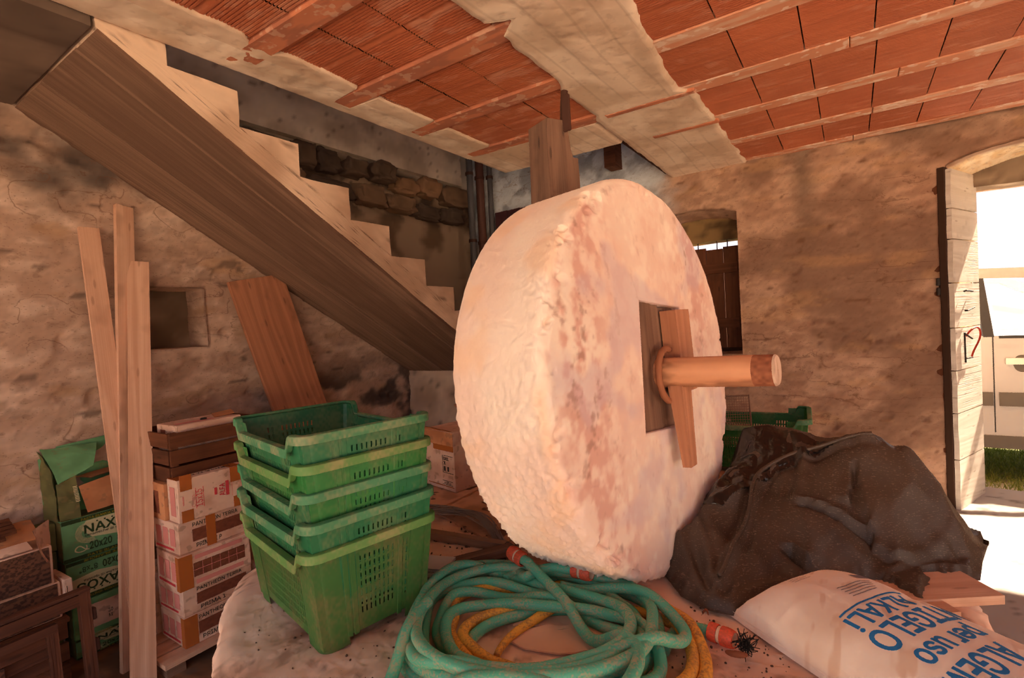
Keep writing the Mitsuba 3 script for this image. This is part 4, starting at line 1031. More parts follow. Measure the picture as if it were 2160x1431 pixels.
def outline(X, Y):
    """rounded pillow outline: the end seams pull in a little between their corners"""
    b = (Y - SL / 2) / (SL / 2); a = X / (SW / 2)
    return X * (1 - .05 * np.abs(b) ** 3), Y + .03 * np.sign(b) * -1 * (1 - a ** 2) * np.abs(b) ** 6 + .018 * np.sign(b) * np.abs(a) ** 6 * np.abs(b) ** 6
def sack_pt(X, Y, dz=0.0):
    h = sack_h(X, Y); x2, y2 = outline(X, Y)
    return SO + x2[..., None] * RX_ + y2[..., None] * UX_ + (h * .88 + .025 * 0 + dz)[..., None] * np.array([0, 0, 1.0]) + (.022 * np.clip(h / .03, 0, 1))[..., None] * np.array([0, 0, 1.0])
top = sack_pt(Xg, Yg).reshape(-1, 3); bot = top.copy(); bot[:, 2] = SO[2] + .02 - .02 * np.clip((top[:, 2] - SO[2]) / .05, 0, 1)
ft = gridfaces(nX, nY); v, f = join((top, ft), (bot, ft[:, ::-1]))
sack = thing('paper_sack', 'white paper sack with blue lettering lying on the front edge of the mill bed', 'sack')
obj('bag', ply((v, f), 'sack_paper', smooth=True), sack)
def print_on(text, x, y, h, m_, w, bold=True):
    m = meshkit.text_mesh(text, h, .001, bold); m = m.subdivide_to_size(.012); sx = w / m.bounds[1, 0]
    q = np.array(m.vertices); v = sack_pt(x + q[:, 0] * sx, y + q[:, 1], .0006 + q[:, 2] * .6)
    obj('lettering', ply((v, np.array(m.faces)), m_), sack)
print_on('ALKALi', -.092, .290, .047, 'blue_ink', .218); print_on('ANTIGELO', -.187, .352, .060, 'blue_ink', .325)
print_on('per uso', -.085, .438, .050, 'blue_ink', .205); print_on('ALGEMINA', -.055, .502, .060, 'blue_ink', .30)
def print_box(x0, x1, y0, y1, m_, name='print'):
    A, B = np.meshgrid(np.linspace(x0, x1, max(3, int((x1 - x0) / .01))), np.linspace(y0, y1, max(2, int((y1 - y0) / .01))), indexing='ij')
    v = sack_pt(A, B, .0012); obj(name, ply((v.reshape(-1, 3), gridfaces(*A.shape)[:, ::-1]), m_), sack)
print_box(-.11, .120, .275, .280, 'blue_ink', 'rule'); print_box(-.13, -.08, .160, .185, 'grey_ink', 'logo_block')
for i in range(5): print_box(-.10 + .01 * i, .03, .205 + .011 * i, .2075 + .011 * i, 'grey_ink', 'small_print')
for i in range(3): print_box(.01, .07, .085 + .012 * i, .0865 + .012 * i, 'grey_ink', 'small_print')

# --- boards under the net heap
k = thing('plank_offcut', 'reddish wooden board end sticking out under the right of the net heap', 'board')
obj('board', uvply(uvbox(.30, .15, .026, along=0, seed=130, n=(6, 2, 1)), 'pine', frame((3.725, 1.935, BED[2] + .015), (.83, .55, 0), (-.55, .83, 0))), k)
k = thing('plank_offcut', 'thin batten lying under the reddish board end beside the sack', 'board')
obj('board', uvply(uvbox(.26, .06, .016, along=0, seed=131), 'pine', frame((3.655, 1.76, BED[2] + .014), (.80, .60, 0), (-.6, .8, 0))), k)

# ------------------------------------------------------------------ heap of dark shade net and a black plastic sheet
TARP_P = [(3.087,2.0,0.785),(3.092,2.42,0.891),(3.227,2.5,0.913),(3.447,2.4,0.91),(3.603,2.35,0.944),(3.709,2.35,0.906),(3.783,2.3,0.803),(3.841,2.24,0.682),(3.858,2.14,0.606),(3.234,2.12,0.768),(3.389,2.2,0.819),(3.596,2.2,0.843),(3.206,1.86,0.678),(3.4,1.97,0.721),(3.601,2.06,0.722),(3.731,2.13,0.687),(3.111,1.73,0.678),(3.02,1.78,0.708),(3.308,1.74,0.636),(3.482,1.88,0.644),(3.656,1.98,0.624),(3.771,2.08,0.606),(3.19,1.62,0.618),(2.992,1.664,0.6),(3.098,1.533,0.6),(3.176,1.493,0.6),(3.246,1.497,0.6),(3.41,1.741,0.6),(3.59,1.859,0.6),(3.697,1.796,0.6),(3.841,2.019,0.6),(3.02,1.9,0.7),(3.0,2.2,0.76),(3.05,2.65,0.62),(3.3,2.75,0.62),(3.6,2.68,0.62),(3.85,2.45,0.6),(3.95,2.2,0.58)]
TARP_C = {'cord':[(3.602,2.324),(3.481,2.305),(3.386,2.277),(3.29,2.225),(3.231,2.144),(3.223,1.964),(3.21,1.837),(3.2,1.681),(3.191,1.599)],'slit1':[(3.389,2.053),(3.454,2.04),(3.522,2.027),(3.576,2.024)],'slit2':[(3.361,1.874),(3.392,1.846),(3.422,1.819),(3.482,1.816)],'fold1':[(3.541,2.259),(3.532,2.173),(3.523,2.087),(3.58,2.027),(3.584,1.987),(3.632,1.978),(3.732,2.041)],'fold2':[(3.386,2.283),(3.374,2.179),(3.365,2.069)],'fold3':[(3.028,1.748),(3.087,1.664),(3.148,1.558),(3.189,1.493)],'fold4':[(3.07,1.842),(3.128,1.72),(3.159,1.637),(3.197,1.532)],'hem':[(3.602,1.859),(3.653,1.93),(3.717,2.008),(3.773,2.094)],'sh':[(3.051,1.924),(3.154,1.998),(3.231,2.144)],'edgeR':[(3.715,2.329),(3.78,2.277),(3.82,2.214),(3.841,2.166)],'flap':[(3.681,1.798),(3.704,1.93),(3.728,2.007)]}
PLAS = [(2.787,3.952),(3.275,2.402),(3.496,2.322),(3.386,2.271),(3.276,2.193),(3.211,2.106),(3.13,1.95),(3.081,1.946),(3.071,2.05),(3.045,2.312)]
TARP_B = [(2.977,1.706),(3.087,1.568),(3.167,1.528),(3.238,1.532),(3.315,1.663),(3.406,1.787),(3.53,1.883),(3.603,1.911),(3.678,1.83),(3.71,1.853),(3.731,2.019),(3.779,2.053),(3.851,2.071),(3.88,2.218)]
from scipy.interpolate import RBFInterpolator
TP = np.array(TARP_P); RB = RBFInterpolator(TP[:, :2], TP[:, 2], kernel='thin_plate_spline', smoothing=2e-4)
outl = sg.Polygon(TARP_B + [(3.93, 2.42), (3.72, 2.64), (3.3, 2.70), (3.13, 2.66), (3.085, 2.3), (3.04, 1.95)]).buffer(.012).buffer(-.006)
st = .0085; gx, gy = np.arange(2.96, 3.98, st), np.arange(1.48, 2.74, st); U, V = np.meshgrid(gx, gy, indexing='ij')
Q = np.stack([U.ravel(), V.ravel()], 1)
import shapely
PTS = shapely.points(Q); inside = shapely.contains(outl, PTS); dist = shapely.distance(shapely.boundary(outl), PTS) * np.where(inside, 1, -1)
def linedist(pts): return shapely.distance(shapely.LineString(pts), PTS)
z = RB(Q); q3 = np.c_[Q, 0 * Q[:, :1]]
z = z + .020 * (F3(q3, 4.5, 3, 701) - .5) + .050 * (.28 - np.abs(F3(q3 * np.array([1.3, .8, 1]), 6, 2, 702) - .5) * 2) + .012 * (.3 - np.abs(F3(q3 * np.array([1.6, .7, 1]), 15, 2, 703) - .5) * 2)
for nm, amp, w in (('cord', .018, .012), ('slit1', -.055, .009), ('slit2', -.055, .011), ('fold1', .022, .022), ('fold2', .012, .016), ('fold3', .020, .014), ('fold4', .016, .013), ('hem', -.022, .014), ('sh', .014, .02), ('edgeR', .014, .02), ('flap', .014, .010)):
    dl = linedist(TARP_C[nm]); lc = np.array(TARP_C[nm])
    if nm in ('slit1', 'slit2', 'fold1'):      # an overlapping fold: the side nearer the front drops away in a step
        o_ = np.argsort(lc[:, 0]); below = step(-.007, .007, np.interp(Q[:, 0], lc[o_, 0], lc[o_, 1]) - Q[:, 1])
        z = z - np.abs(amp) * np.exp(-(dl / (w * 1.6)) ** 1.3) * below + .25 * np.abs(amp) * np.exp(-(dl / (2 * w)) ** 2) * (1 - below)
    else: z = z + amp * np.exp(-(dl / w) ** 2) - .35 * amp * np.exp(-((dl - 2.2 * w) / w) ** 2)
foot = np.clip(dist / .05, 0, 1); z = BED[2] + .012 + (z - BED[2] - .012) * (.5 + .5 * foot ** .6) * step(-.002, .016, dist)
z = np.where(dist > .02, np.maximum(z, .612), z)
TZ = z.reshape(U.shape)
BD = shapely.boundary(outl); near = np.abs(dist) < .011; snap = shapely.line_interpolate_point(BD, shapely.line_locate_point(BD, PTS[near])); Q = Q.copy(); Q[near] = shapely.get_coordinates(snap)
keep = (dist.reshape(U.shape) > -.010); kc = keep[:-1, :-1] & keep[1:, :-1] & keep[1:, 1:] & keep[:-1, 1:]
v = np.c_[Q, z]; v, f = trim(v, gridfaces(*U.shape, kc))
def net(p, n, uv):
    w = fbm(p.x * 8, p.y * 8, p.z * 8, 3); a = noise(p.x * 130, p.y * 130, p.z * 420); b = noise(p.x * 300, p.y * 300, p.z * 60)
    return mix(mix(lin(84, 68, 56), lin(58, 48, 40), w), lin(118, 102, 88), smoothstep(.55, .9, a) * .6 * smoothstep(.25, .7, b))
weave = proc(lambda p, n, uv: .5 + .25 * dr.sin(p.x * 900 + 6 * fbm(p.x * 6, p.y * 6, p.z * 6, 2)) * dr.sin(p.z * 1400 + p.y * 700) + .5 * (noise(p.x * 200, p.y * 90, p.z * 200) - .5), eps=6e-4)
mat('shade_net', bump(weave, .0012, prin(proc(net), .42, specular=.5)))
k = thing('net_heap', 'heap of crumpled dark shade netting on the mill bed right of the millstone', 'netting')
obj('netting', ply((v, f), 'shade_net', smooth=True), k)
for nm, r in (('cord', .0075),):
    c_ = spline(np.array(TARP_C[nm]), 40); zi = [TZ[np.argmin(abs(gx - a)), np.argmin(abs(gy - b))] for a, b in c_]
    vv, ff = tube(np.c_[c_, gaussian_filter1d(np.array(zi), 2) + .004], r, 8); obj('hem', ply((vv, ff), 'shade_net', smooth=True), k)
plas = sg.Polygon([(3.12, 2.50)] + PLAS[1:]).buffer(.015)
U2, V2 = np.meshgrid(np.arange(3.02, 3.52, .007), np.arange(1.92, 2.56, .007), indexing='ij'); Q2 = np.stack([U2.ravel(), V2.ravel()], 1); ins = shapely.contains(plas, shapely.points(Q2)).reshape(U2.shape)
q3 = np.c_[Q2, 0 * Q2[:, :1]]
from scipy.interpolate import RegularGridInterpolator
zz = RegularGridInterpolator((gx, gy), TZ, bounds_error=False, fill_value=.6)(Q2) - .002 + .03 * np.abs(F3(q3, 5, 3, 711) - .5) + .02 * np.abs(F3(q3, 16, 2, 712) - .5)
kc = ins[:-1, :-1] & ins[1:, :-1] & ins[1:, 1:] & ins[:-1, 1:]
BD = shapely.boundary(plas); P2_ = shapely.points(Q2); near = shapely.distance(BD, P2_) < .0085; Q2 = Q2.copy(); Q2[near] = shapely.get_coordinates(shapely.line_interpolate_point(BD, shapely.line_locate_point(BD, P2_[near])))
v, f = trim(np.c_[Q2, zz], gridfaces(*U2.shape, kc))
mat('black_film', bump(proc(lambda p, n, uv: fbm(p.x * 60, p.y * 60, p.z * 60, 3), eps=2e-3), .006, prin(lin(22, 20, 20), .16, specular=.7)))
k = thing('plastic_sheet', 'shiny crumpled black plastic sheet tucked between the net heap and the millstone', 'plastic sheet')
obj('film', ply((v, f), 'black_film', smooth=True), k)

# --- cardboard box behind the stone
# ------------------------------------------------------------------ leaning planks and boards
def lean(name, label, p0, p1, w, t, nrm, m_, seed, group=None):
    """plank from p0 (foot) to p1 (head), its face turned towards nrm"""
    p0, p1 = np.array(p0, float), np.array(p1, float); ax = p1 - p0; L_ = np.linalg.norm(ax); s = np.cross(np.array(nrm, float), ax)
    k = thing(name, label, 'plank', group)
    M = frame((p0 + p1) / 2, ax, s)
    obj('board', uvply(uvbox(L_, w, t, along=0, seed=seed, n=(24, 2, 1)), m_, M, lambda v: v + np.stack([0 * v[:, 0], 0 * v[:, 0], .004 * np.sin(v[:, 0] * 2.0 + seed)], 1)), k)
    return k
lean('leaning_plank', 'leftmost leaning plank, tilted to the left at its top', (.69, .985, FLOOR), (.21, 1.04, 2.085), .088, .024, (1, -.1, .25), 'pine', 150)
lean('leaning_plank', 'tallest leaning plank, thin and pale between the two others', (.665, .93, FLOOR), (.212, 1.205, 2.225), .086, .028, (1, .15, .25), 'pine', 151)
lean('leaning_plank', 'front leaning plank, broad and pinkish, left of the tile boxes', (.885, .895, FLOOR), (.285, 1.228, 1.91), .098, .030, (1, -.35, .3), 'pine', 152)
lean('leaning_board', 'wide brown board leaning on the left wall behind the green crates', (.52, 2.30, FLOOR), (.235, 1.925, 1.86), .385, .028, (1, -.05, .22), 'board_brown', 153)

# ------------------------------------------------------------------ cartons
def carton_col(c0, c1, spots=None):
    def fn(p, n, uv):
        a = fbm(p.x * 9, p.y * 9, p.z * 9, 4); b = fbm(p.x * 40, p.y * 40, p.z * 40, 2)
        return mix(mix(c0, c1, smoothstep(.38, .66, a)), lin(*(spots or (150, 110, 84))), smoothstep(.62, .74, b) * .45)
    return proc(fn)
mat('carton_white', prin(carton_col(lin(228, 196, 176), lin(208, 168, 146)), .85)); mat('carton_kraft', prin(carton_col(lin(206, 146, 104), lin(184, 122, 84)), .85))
mat('carton_green', prin(carton_col(lin(112, 168, 118), lin(96, 146, 100), (132, 134, 92)), .75)); mat('carton_olive', prin(carton_col(lin(112, 112, 70), lin(92, 92, 58), (130, 108, 74)), .85))
mat('tape', prin(lin(172, 98, 48), .35, specular=.5)); mat('print_red', prin(lin(206, 70, 78), .8)); mat('print_pink', prin(lin(214, 140, 132), .8)); mat('print_black', prin(lin(48, 40, 38), .8))
mat('print_yellow', prin(lin(166, 150, 40), .8)); mat('print_cream', prin(lin(208, 200, 160), .8)); mat('print_dark_green', prin(lin(46, 66, 36), .8))
def terracotta_print(p, n, uv): return mix(lin(136, 78, 58), lin(104, 58, 44), fbm(p.x * 60, p.y * 60, p.z * 60, 3))
mat('print_tile', prin(proc(terracotta_print), .7))
mat('dark_tile', prin(proc(lambda p, n, uv: mix(lin(104, 70, 54), lin(66, 44, 38), smoothstep(.35, .65, fbm(p.x * 90, p.y * 90, p.z * 90, 2)))), .8))


class Carton:
    """closed carton with its front towards +x (turned by rz): width along y, depth back along -x; (x, y) is the near front bottom corner"""
    def __init__(s, label, x, y, z, w, d, h, rz=0.0, m_='carton_white', cat='box', group=None, name='tile_box'):
        s.k = thing(name, label, cat, group); s.w, s.d, s.h = w, d, h
        c, q = np.cos(np.radians(rz)), np.sin(np.radians(rz)); s.M = np.eye(4); s.M[:3, :3] = [[c, -q, 0], [q, c, 0], [0, 0, 1]]; s.M[:3, 3] = (x, y, z)
        v, f = cbox(d, w, h, .003, (-d / 2, w / 2, h / 2)); m = trimesh.Trimesh(v, f).subdivide_to_size(.06); v = np.array(m.vertices)
        v = v + .003 * (np.stack([F3(v + x * 7 + z * 3, 12, 2, e) for e in (1, 2, 3)], 1) - .5); obj('body', ply(moved((v, np.array(m.faces)), s.M), m_), s.k)
        s.F = s.M @ np.array([[0, 0, 1, 0], [1, 0, 0, 0], [0, 1, 0, 0], [0, 0, 0, 1.0]])               # front: x=along width, y=up, z=out
        s.S = s.M @ np.array([[1, 0, 0, -d], [0, 0, -1, 0], [0, 1, 0, 0], [0, 0, 0, 1.0]])             # side towards -y: x from back to front
        s.U = s.M @ np.array([[0, -1, 0, 0], [1, 0, 0, 0], [0, 0, 1, h], [0, 0, 0, 1.0]])              # top: x=along width, y=back
    def rect(s, P, x0, y0, x1, y1, m_, name='print', t=.0012, o=.0016):
        v, f = cbox(x1 - x0, y1 - y0, t, .0003, ((x0 + x1) / 2, (y0 + y1) / 2, o)); obj(name, ply(moved((v, f), P), m_), s.k)
    def text(s, P, txt, x, y, h, m_, w=None, rot=0, bold=False, o=.0018):
        m = meshkit.text_mesh(txt, h, .0008, bold); v = np.array(m.vertices)
        if w: v[:, 0] *= w / v[:, 0].max()
        c, q = np.cos(np.radians(rot)), np.sin(np.radians(rot)); R_ = np.eye(4); R_[:2, :2] = [[c, -q], [q, c]]; R_[:3, 3] = (x, y, o)
        obj('lettering', ply(moved((v, np.array(m.faces)), P @ R_), m_), s.k)
    def dots(s, P, x0, x1, y, n, r, m_, vert=False):
        ms = []
        for t in np.linspace(x0, x1, n): ms.append(cbox(r, r, .001, .0002, (y, t, .0016) if vert else (t, y, .0016)))
        obj('dotted_border', ply(moved(join(*ms), P), m_), s.k)


tb = 'stacked tile boxes'
def terra(label, x, y, z, h, tape_corner=False, w=.335, mid_tape=False, top='PANTHEON TERRA', low='PRIMA 1', grid=False, rz=0):
    b = Carton(label, x, y, z, w, .25, h, rz, group=tb)
    b.rect(b.F, .062, h * .30, w - .03, h * .70, 'print_tile')
    if grid:
        for i in range(1, 6): b.rect(b.F, .062 + i * (w - .092) / 6 - .001, h * .30, .062 + i * (w - .092) / 6 + .001, h * .70, 'print_pink', t=.0008, o=.0026)
        b.rect(b.F, .062, h * .49, w - .03, h * .505, 'print_pink', t=.0008, o=.0026); b.rect(b.F, .07, h * .80, w - .04, h * .92, 'print_pink'); b.rect(b.F, .07, h * .08, w - .04, h * .2, 'print_pink')
    else:
        b.text(b.F, top, .062, h * .78, h * .13, 'print_black', .22); b.text(b.F, low, .075, h * .09, h * .14, 'print_black', .12)
    for i in range(3): b.rect(b.S, .03 + .07 * i, h * .25, .08 + .07 * i, h * .8, 'print_pink')
    b.rect(b.S, .02, h * .1, .2, h * .17, 'print_red')
    if tape_corner: b.rect(b.F, -.002, .002, .058, h - .002, 'tape', 'tape', .0016, .002); b.rect(b.S, .22, .002, .251, h - .002, 'tape', 'tape', .0016, .002)
    if mid_tape: b.rect(b.F, .125, .0, .17, h + .001, 'tape', 'tape', .0016, .0032)
    return b
k = thing('wooden_pallet', 'pale board platform on the floor under the tile boxes', 'pallet')
for i in range(4): obj('board', uvply(uvbox(.10, .92, .022, along=1, seed=160 + i), 'pine', frame((.925 - .115 * i - .05, 1.43, -.014), (1, 0, 0), (.03, 1, 0))), k)
for y in (1.02, 1.45, 1.84): obj('bearer', uvply(uvbox(.42, .08, .05, along=0, seed=165), 'old_wood', frame((.70, y, -.05), (1, 0, 0), (0, 1, 0))), k)
terra('bottom white tile box of the front stack, taped at its corner', .875, 1.080, -.002, .146, True)
terra('white tile box second from the bottom of the front stack', .872, 1.082, .145, .133, rz=.6)
terra('tile box with a printed brown tile grid, third from the bottom of the front stack', .892, 1.068, .279, .166, True, grid=True, rz=-1.5)
terra('white tile box with tape down its middle under the 15x15 box', .876, 1.082, .446, .150, mid_tape=True, low='PRIMA II P', rz=.8)
b = Carton('15x15 tile box standing on edge on top of the front stack, taped at four corners', .885, 1.088, .598, .33, .105, .205, -.5, group=tb)
for x0, y0 in ((.012, .0), (.012, .15), (.255, .0), (.245, .13)): b.rect(b.F, x0, y0, x0 + .052, y0 + (.055 if y0 < .1 else .075), 'tape', 'tape', .0016, .002)
b.text(b.F, '15x15', .108, .055, .030, 'print_red', .085, 90); b.rect(b.F, .078, .05, .080, .15, 'print_red'); b.rect(b.F, .113, .05, .115, .15, 'print_red'); b.text(b.F, 'Cotto', .075, .06, .016, 'print_pink', .06, 90)
b.text(b.F, 'ALFA', .215, .075, .026, 'print_red', .062, 90, True); b.rect(b.F, .220, .072, .236, .145, 'print_red'); b.rect(b.F, .165, .09, .178, .125, 'print_red'); b.rect(b.F, .25, .06, .252, .15, 'print_pink')
b.dots(b.F, .01, .19, .318, 12, .007, 'print_red', True); b.text(b.U, 'PRIMA II P', .27, .055, .018, 'print_black', .19, 180); b.rect(b.U, .0, .0, .05, .1, 'tape', 'tape'); b.rect(b.U, .245, .0, .30, .1, 'tape', 'tape')
b.rect(b.S, .03, .03, .08, .17, 'print_pink'); b.rect(b.F, .02, .08, .026, .125, 'print_pink')
b = Carton('brown sided tile box under the wooden crate behind the 15x15 box', .768, 1.075, .598, .335, .25, .178, 0, 'carton_kraft', group=tb); b.rect(b.S, .05, .03, .2, .14, 'print_tile')
for i, (lab, z, h) in enumerate((('bottom tile box of the rear stack by the crates', -.002, .146), ('second tile box of the rear stack by the crates', .145, .146), ('tile box with a torn white label in the rear stack by the crates', .292, .15), ('taped tile box below the top of the rear stack by the crates', .443, .15), ('pink printed tile box on top of the rear stack by the crates', .594, .17))):
    b = Carton(lab, .868 - .01 * (i % 2), 1.452, z, .33, .25, h, (0, .5, -.6, .8, -.4)[i], group=tb)
    if i >= 2: b.dots(b.F, .02, .30, h * .85, 16, .006, 'print_red'); b.rect(b.F, .02, h * .2, .12, h * .25, 'print_pink'); b.rect(b.F, .02, h * .38, .14, h * .43, 'print_pink'); b.rect(b.F, .02, h * .56, .10, h * .6, 'print_red'); b.text(b.F, '15x15', .17, h * .3, h * .25, 'print_red', .1)
    if i == 3: b.rect(b.F, .10, .0, .15, h, 'tape', 'tape', .0016, .003)
for i, (lab, z) in enumerate((('lower small white carton behind the left edge of the front tile stack', -.002), ('upper small white carton behind the left edge of the front tile stack', .152))):
    b = Carton(lab, .600, 1.065 + .008 * i, z, .28, .20, .15, 2 * i - 1, group=tb); b.rect(b.S, .03, .03, .15, .12, 'print_pink')

# --- slatted wooden crate with an open tile box in it
k = thing('slatted_crate', 'dark brown slatted wooden crate on top of the tile boxes', 'crate')
X0, X1, Y0, Y1, Z0 = .42, .800, 1.105, 1.600, .780
for i, z in enumerate((.036, .118, .200)):
    for xx, nm in ((X1, 0), (X0, 1)): obj('slat', uvply(uvbox(.012, Y1 - Y0, .070, (xx, (Y0 + Y1) / 2, Z0 + z), along=1, seed=170 + i + 5 * nm, n=(1, 8, 1)), 'dark_wood'), k)
    for yy, nm in ((Y0, 2), (Y1, 3)): obj('end_slat', uvply(uvbox(X1 - X0 - .014, .012, .070, ((X0 + X1) / 2, yy, Z0 + z), along=0, seed=180 + i + 5 * nm), 'dark_wood'), k)
for xx in (X0 + .025, X1 - .025):
    for yy in (Y0 + .025, Y1 - .025): obj('corner_post', uvply(uvbox(.03, .03, .235, (xx, yy, Z0 + .118), along=2, seed=195), 'dark_wood'), k)
for i in range(5): obj('floor_slat', uvply(uvbox(.065, Y1 - Y0 - .02, .008, (X0 + .045 + .073 * i, (Y0 + Y1) / 2, Z0 + .008), along=1, seed=200 + i), 'dark_wood'), k)
b = Carton('pink and white tile box with a torn lid lying in the slatted wooden crate', .775, 1.150, .900, .325, .20, .145, 1.5, group=tb)
b.dots(b.F, .01, .31, .045, 20, .006, 'print_red'); b.rect(b.F, .15, .062, .175, .10, 'print_pink'); b.rect(b.F, .02, .07, .05, .085, 'print_pink'); b.rect(b.S, .04, .03, .09, .12, 'print_tile')
b.rect(b.U, .02, .03, .2, .07, 'print_pink'); v, f = cbox(.10, .05, .004, .001); obj('torn_flap', ply(moved((v, f), frame((.69, 1.42, 1.058), (.2, 1, .1), (-1, .2, .35))), 'carton_kraft'), b.k)
v, f = cbox(.03, .012, .012, .003); obj('dark_clip', ply(moved((v, f), frame((.72, 1.305, 1.051), (0, 1, 0), (1, 0, 0))), 'print_black'), b.k)

# --- green tile boxes by the left wall
gb = 'green tile boxes'
def naxos(label, z, h, flip=False, x=.335, y=.800, rz=0):
    b = Carton(label, x, y, z, .34, .155, h, rz, 'carton_green', group=gb, name='green_box')
    F_ = b.F @ (np.array([[-1, 0, 0, .34], [0, -1, 0, h], [0, 0, 1, 0], [0, 0, 0, 1.]]) if flip else np.eye(4))
    b.rect(F_, .0, h * .90, .34, h * .995, 'print_dark_green'); b.rect(F_, .0, .002, .34, h * .09, 'print_dark_green')
    b.text(F_, 'PASTA BIANCA WHITE BODY', .075, h * .915, h * .055, 'print_yellow', .235, o=.0028); b.text(F_, 'PATE BLANCHE', .09, h * .015, h * .055, 'print_yellow', .18, o=.0028)
    t = np.linspace(.3, 5.2, 50); ms = []
    for r in np.linspace(.030, .052, 7): ms.append(tube(np.stack([.105 + r * np.cos(t) * 1.05, h * .60 + r * np.sin(t), 0 * t + .0024], 1), .0009, 4))
    ms.append(tube(spline(np.array([(.09, h * .30, .0024), (.06, h * .18, .0024), (.045, h * .24, .0024), (.06, h * .32, .0024), (.085, h * .22, .0024), (.10, h * .2, .0024)]), 40), .003, 4))
    obj('scroll_print', ply(moved(join(*ms), F_), 'print_cream'), b.k)
    sc = sg.Point(.19, h * .60).buffer(.001).union(sg.Polygon([(.10, h * .85), (.33, h * .85), (.33, h * .50), (.22, h * .42), (.12, h * .5), (.085, h * .7)])).buffer(.008)
    m = trimesh.creation.extrude_polygon(sc, .0008); v = np.array(m.vertices); v[:, 2] += .001; obj('pale_print', ply(moved((v, np.array(m.faces)), F_), 'print_cream'), b.k)
    b.text(F_, 'NAXOS', .080, h * .585, h * .20, 'print_dark_green', .225, o=.0028, bold=True); b.text(F_, 'ceramiche di qualita', .085, h * .51, h * .055, 'print_black', .19, o=.0028)
    b.text(F_, '20x20', .10, h * .18, h * .17, 'print_dark_green', .095, o=.0028, bold=True); b.text(F_, '8"x8"', .215, h * .20, h * .13, 'print_dark_green', .075, o=.0028)
    b.dots(F_, .14, .30, h * .82, 6, .007, 'print_dark_green')
    b.rect(b.S, .004, .004, .151, h - .004, 'carton_olive', 'side'); b.rect(b.U, .004, .004, .335, .15, 'carton_olive', 'lid')
    return b
naxos('upright green tile box lettered NAXOS under the torn green box', .410, .205)
naxos('upside-down green tile box below the upright green one', .205, .200, True, .330, .806, .8)
b = Carton('green tile box with a big white label behind the rusty shutter', .335, .815, .02, .34, .155, .18, -1, 'carton_green', group=gb, name='green_box'); b.rect(b.F, .035, .03, .33, .15, 'carton_white', 'label'); b.text(b.F, '30', .14, .08, .018, 'print_black', .02, o=.003); b.text(b.F, '51', .14, .055, .016, 'print_black', .018, o=.003); b.rect(b.S, .004, .004, .151, .176, 'carton_olive', 'side')
naxos('lowest green tile box of the left stack, mostly hidden by planks', -.079, .097, False, .333, .82)
b = Carton('small olive box end behind the upright green tile box', .272, .725, .47, .07, .08, .135, 0, 'carton_olive', group=gb, name='green_box'); 
b = Carton('dark green carton below the small olive box end by the left wall', .275, .70, -.079, .09, .085, .545, 0, 'carton_olive', group=gb, name='green_box')
# torn open green box on top: crushed walls, a kraft flap hanging out in front
k = thing('torn_green_box', 'crushed open green carton with a kraft flap on top of the green boxes', 'box', gb)
def sheet_mesh(P00, P10, P01, P11, n=14, amp=.012, seed=1, curl=0.0):
    a, c_ = np.meshgrid(np.linspace(0, 1, n), np.linspace(0, 1, n), indexing='ij'); P00, P10, P01, P11 = map(np.array, (P00, P10, P01, P11))
    P = (P00 * ((1 - a) * (1 - c_))[..., None] + P10 * (a * (1 - c_))[..., None] + P01 * ((1 - a) * c_)[..., None] + P11 * (a * c_)[..., None]).reshape(-1, 3)
    nn_ = np.cross(P10 - P00, P01 - P00); nn_ = nn_ / np.linalg.norm(nn_)
    P = P + nn_ * (amp * 2 * (F3(P, 11, 3, seed) - .5) + curl * (4 * a * (1 - a)).reshape(-1))[:, None]
    f = gridfaces(n, n); Q = P - nn_ * .003
    return join((P, f), (Q, f[:, ::-1]))
def part(nm, *a, m_='carton_green', **kw): obj(nm, ply(sheet_mesh(*a, **kw), m_, smooth=40), k)
zt = .617
part('back_wall', (.20, .775, zt), (.20, 1.10, zt), (.19, .77, .96), (.19, 1.10, .985), seed=3)
part('side_wall', (.20, .775, zt), (.31, .80, zt), (.19, .77, .96), (.29, .785, .86), seed=4, m_='carton_olive', amp=.02)
part('crushed_flap', (.20, .775, .965), (.335, .80, .80), (.215, 1.00, .955), (.325, .945, .855), seed=5, amp=.022, curl=.02)
part('front_wall', (.325, .80, zt), (.335, .88, zt), (.33, .795, .80), (.338, .87, .83), seed=6, amp=.02, m_='carton_olive')
part('kraft_flap', (.345, .905, .632), (.345, 1.11, .645), (.348, .875, .775), (.345, 1.11, .815), seed=7, amp=.004, m_='carton_kraft')
part('inside', (.215, .90, .80), (.33, .93, .80), (.215, 1.10, .82), (.33, 1.10, .82), seed=8, amp=.006, m_='carton_kraft')
ms = [cbox(.004, .018, .004, .001, (.338, .872 - .0008 * i, .70 + .0075 * i)) for i in range(11)]; obj('torn_corrugation', ply(join(*ms), 'print_cream'), k)

